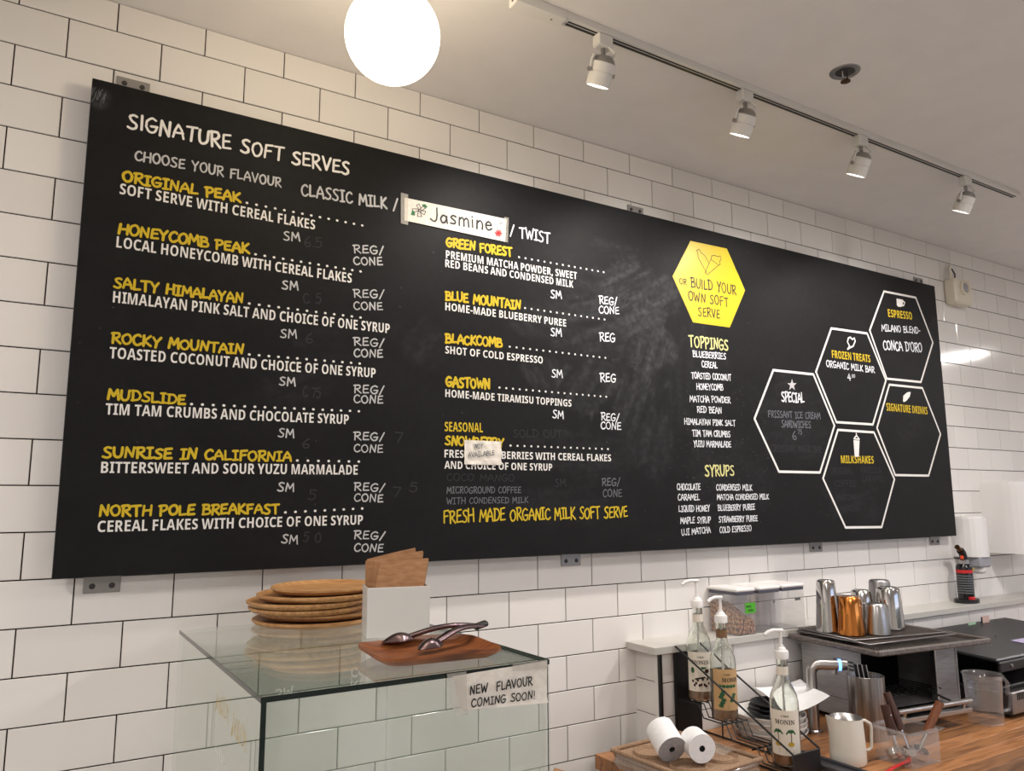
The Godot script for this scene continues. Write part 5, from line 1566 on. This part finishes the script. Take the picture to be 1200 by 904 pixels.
	for k in 3:
		var e: Array = sc[k]
		var s := thing("wooden_scoop", e[3], "scoop", c.position + Vector3(0.0, 0.004, 0), 0.0, "scoops in the clear pan")
		var a: Vector3 = e[0]
		var b: Vector3 = e[1]
		var m1 := a.lerp(b, 0.42)
		part(s, "neck", MB.new().tube([a.lerp(b, 0.08), m1], 0.006, 10, true, 0.6), M.polished_steel)
		part(s, "handle", MB.new().tube([m1, a.lerp(b, 0.55), a.lerp(b, 0.85), b, b + (b - a).normalized() * 0.006], 0.0135, 14, true, 0.75), M[e[2]])
		part(s, "scoop_bowl", MB.new().lathe([Vector2(0, 0), Vector2(0.018, 0.003), Vector2(0.024, 0.014), Vector2(0.022, 0.03), Vector2(0.02, 0.03), Vector2(0.0215, 0.014), Vector2(0.015, 0.005), Vector2(0, 0.003)], 20, Transform3D(Basis(Vector3.RIGHT, 0.5 * (k - 1)), a - Vector3(0, 0.01, 0))), M.polished_steel)
		if k == 0: part(s, "pin", MB.new().lathe([Vector2(0.0045, 0), Vector2(0, 0.003)], 10, Transform3D(Basis(Vector3.RIGHT, PI / 2), a.lerp(b, 0.85) + Vector3(0, 0, 0.012))), M.polished_steel)
	var rs := thing("red_spoon", "small spoon with a translucent red handle lying before the clear pan", "spoon", ony(1064, 893, Y + 0.006) - Vector3(0, 0.006, 0))
	var r0 := ony(1034, 908, Y + 0.01) - rs.position
	part(rs, "handle", MB.new().tube([Vector3(0, 0.008, 0), r0 * 0.5 + Vector3(0, 0.006, 0), r0], 0.0052, 10, true, 0.6), M.red_plastic)
	part(rs, "tip", MB.new().tube([Vector3(0, 0.008, 0), -r0.normalized() * 0.012 + Vector3(0, 0.009, 0)], 0.0062, 10), M.red_plastic)
	# clear measuring jug
	var j := thing("measuring_jug", "clear plastic measuring jug with a moulded handle before the black grill", "jug", Vector3(2.735, Y, 0.555))
	part(j, "body", MB.new().lathe([Vector2(0, 0.006), Vector2(0.048, 0.004), Vector2(0.052, 0.0), Vector2(0.053, 0.004), Vector2(0.053, 0.034), Vector2(0.05, 0.038), Vector2(0.052, 0.042), Vector2(0.058, 0.148), Vector2(0.062, 0.153), Vector2(0.0605, 0.154), Vector2(0.0565, 0.148), Vector2(0.0505, 0.044), Vector2(0, 0.04)], 36), M.smoky_plastic)
	part(j, "handle", MB.new().tube([Vector3(0.052, 0.132, 0.012), Vector3(0.09, 0.13, 0.022), Vector3(0.104, 0.115, 0.026), Vector3(0.1, 0.085, 0.025), Vector3(0.108, 0.06, 0.027), Vector3(0.1, 0.03, 0.025), Vector3(0.06, 0.028, 0.014)], 0.0065, 10), M.smoky_plastic)
	# pulp carriers in plastic, with till rolls
	var k := thing("carrier_pack", "stack of brown pulp cup carriers wrapped in clear plastic film", "pack", Vector3(1.575, Y, 0.365), 0.06)
	var kw := 0.27
	var kd := 0.29
	for q in 2:
		part(k, "carrier", MB.new().box(Vector3(0, 0.012 + q * 0.017, 0), Vector3(kw, 0.015, kd), 0.006), M.pulp)
	part(k, "carrier_rim", MB.new().tube([Vector3(-kw / 2, 0.04, -kd / 2), Vector3(kw / 2, 0.04, -kd / 2), Vector3(kw / 2, 0.04, kd / 2), Vector3(-kw / 2, 0.04, kd / 2), Vector3(-kw / 2, 0.04, -kd / 2)], 0.007, 8), M.pulp)
	for sx in [-1, 1]:
		for sz in [-1, 1]:
			part(k, "cup_socket", MB.new().lathe([Vector2(0.04, 0.036), Vector2(0.047, 0.045), Vector2(0.05, 0.037)], 24, Transform3D(Basis(), Vector3(sx * 0.062, 0, sz * 0.068))), M.pulp)
	var film := []
	for r in 9:
		var line := []
		for cc in 24:
			var a := TAU * cc / 23.0
			var kx := signf(cos(a)) * pow(absf(cos(a)), 0.35)
			var kz := signf(sin(a)) * pow(absf(sin(a)), 0.35)
			line.append(Vector3(kx * (kw / 2 + 0.012 + rng.randf_range(-0.003, 0.003)), 0.002 + r * 0.0046, kz * (kd / 2 + 0.012 + rng.randf_range(-0.003, 0.003))))
		film.append(line)
	film.reverse()
	part(k, "plastic_film", MB.new().sheet(film), M.film)
	var fl := []
	for r in 7:
		var line := []
		for cc in 7:
			line.append(Vector3(0.06 + cc * 0.016 + rng.randf_range(-0.003, 0.003), 0.056 - pow(absf(cc - 2.0) / 4.0, 2.0) * 0.05 + rng.randf_range(-0.005, 0.005), -0.1 + r * 0.03))
		fl.append(line)
	part(k, "film_flap", MB.new().sheet(fl), M.film)
	for q in 2:
		var roll := thing("till_roll", ["white till paper roll tipped forward on the pulp carriers", "white till paper roll lying with its core towards the pump bottles' rack"][q], "paper roll", Vector3.ZERO, 0.0, "till rolls on the pulp carriers")
		var axis: Vector3 = [Vector3(-0.25, -0.42, 0.87), Vector3(-0.35, -0.06, 0.93)][q].normalized()
		var rr: float = [0.039, 0.037][q]
		var lg: float = [0.078, 0.06][q]
		roll.position = Vector3([1.5, 1.556][q], Y + 0.046 + [0.047, 0.039][q], [0.372, 0.432][q])
		var yb := axis
		var xb := yb.cross(Vector3.UP).normalized()
		var tr := Transform3D(Basis(xb, yb, xb.cross(yb)), Vector3.ZERO)
		part(roll, "paper", MB.new().lathe([Vector2(rr, -lg / 2), Vector2(rr, lg / 2)], 36, tr), M.white_paper)
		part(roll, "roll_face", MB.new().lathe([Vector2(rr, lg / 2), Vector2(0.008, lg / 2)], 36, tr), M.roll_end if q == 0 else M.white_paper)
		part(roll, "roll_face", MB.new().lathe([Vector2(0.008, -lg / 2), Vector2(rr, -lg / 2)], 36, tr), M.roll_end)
		part(roll, "core_hole", MB.new().lathe([Vector2(0.0085, lg / 2 + 0.0002), Vector2(0.007, lg / 2 - 0.006), Vector2(0, lg / 2 - 0.006)], 18, tr), M.ink)
	# a tall carton with one flap up
	var cf := thing("cardboard_carton", "tall brown cardboard carton with one flap up between the glass case and the pulp carriers", "carton", Vector3(1.235, 0, 0.36), 0.5)
	part(cf, "carton_body", MB.new().box(Vector3(0, 0.43, 0), Vector3(0.2, 0.86, 0.16), 0.002), M.kraft)
	part(cf, "flap", MB.new().prism(PackedVector2Array([Vector2(-0.09, 0.0), Vector2(0.09, 0.0), Vector2(0.05, 0.045), Vector2(-0.02, 0.075), Vector2(-0.05, 0.045)]), -0.0015, 0.0015, Transform3D(Basis(Vector3.RIGHT, -0.15), Vector3(0, 0.86, -0.06))), M.kraft)
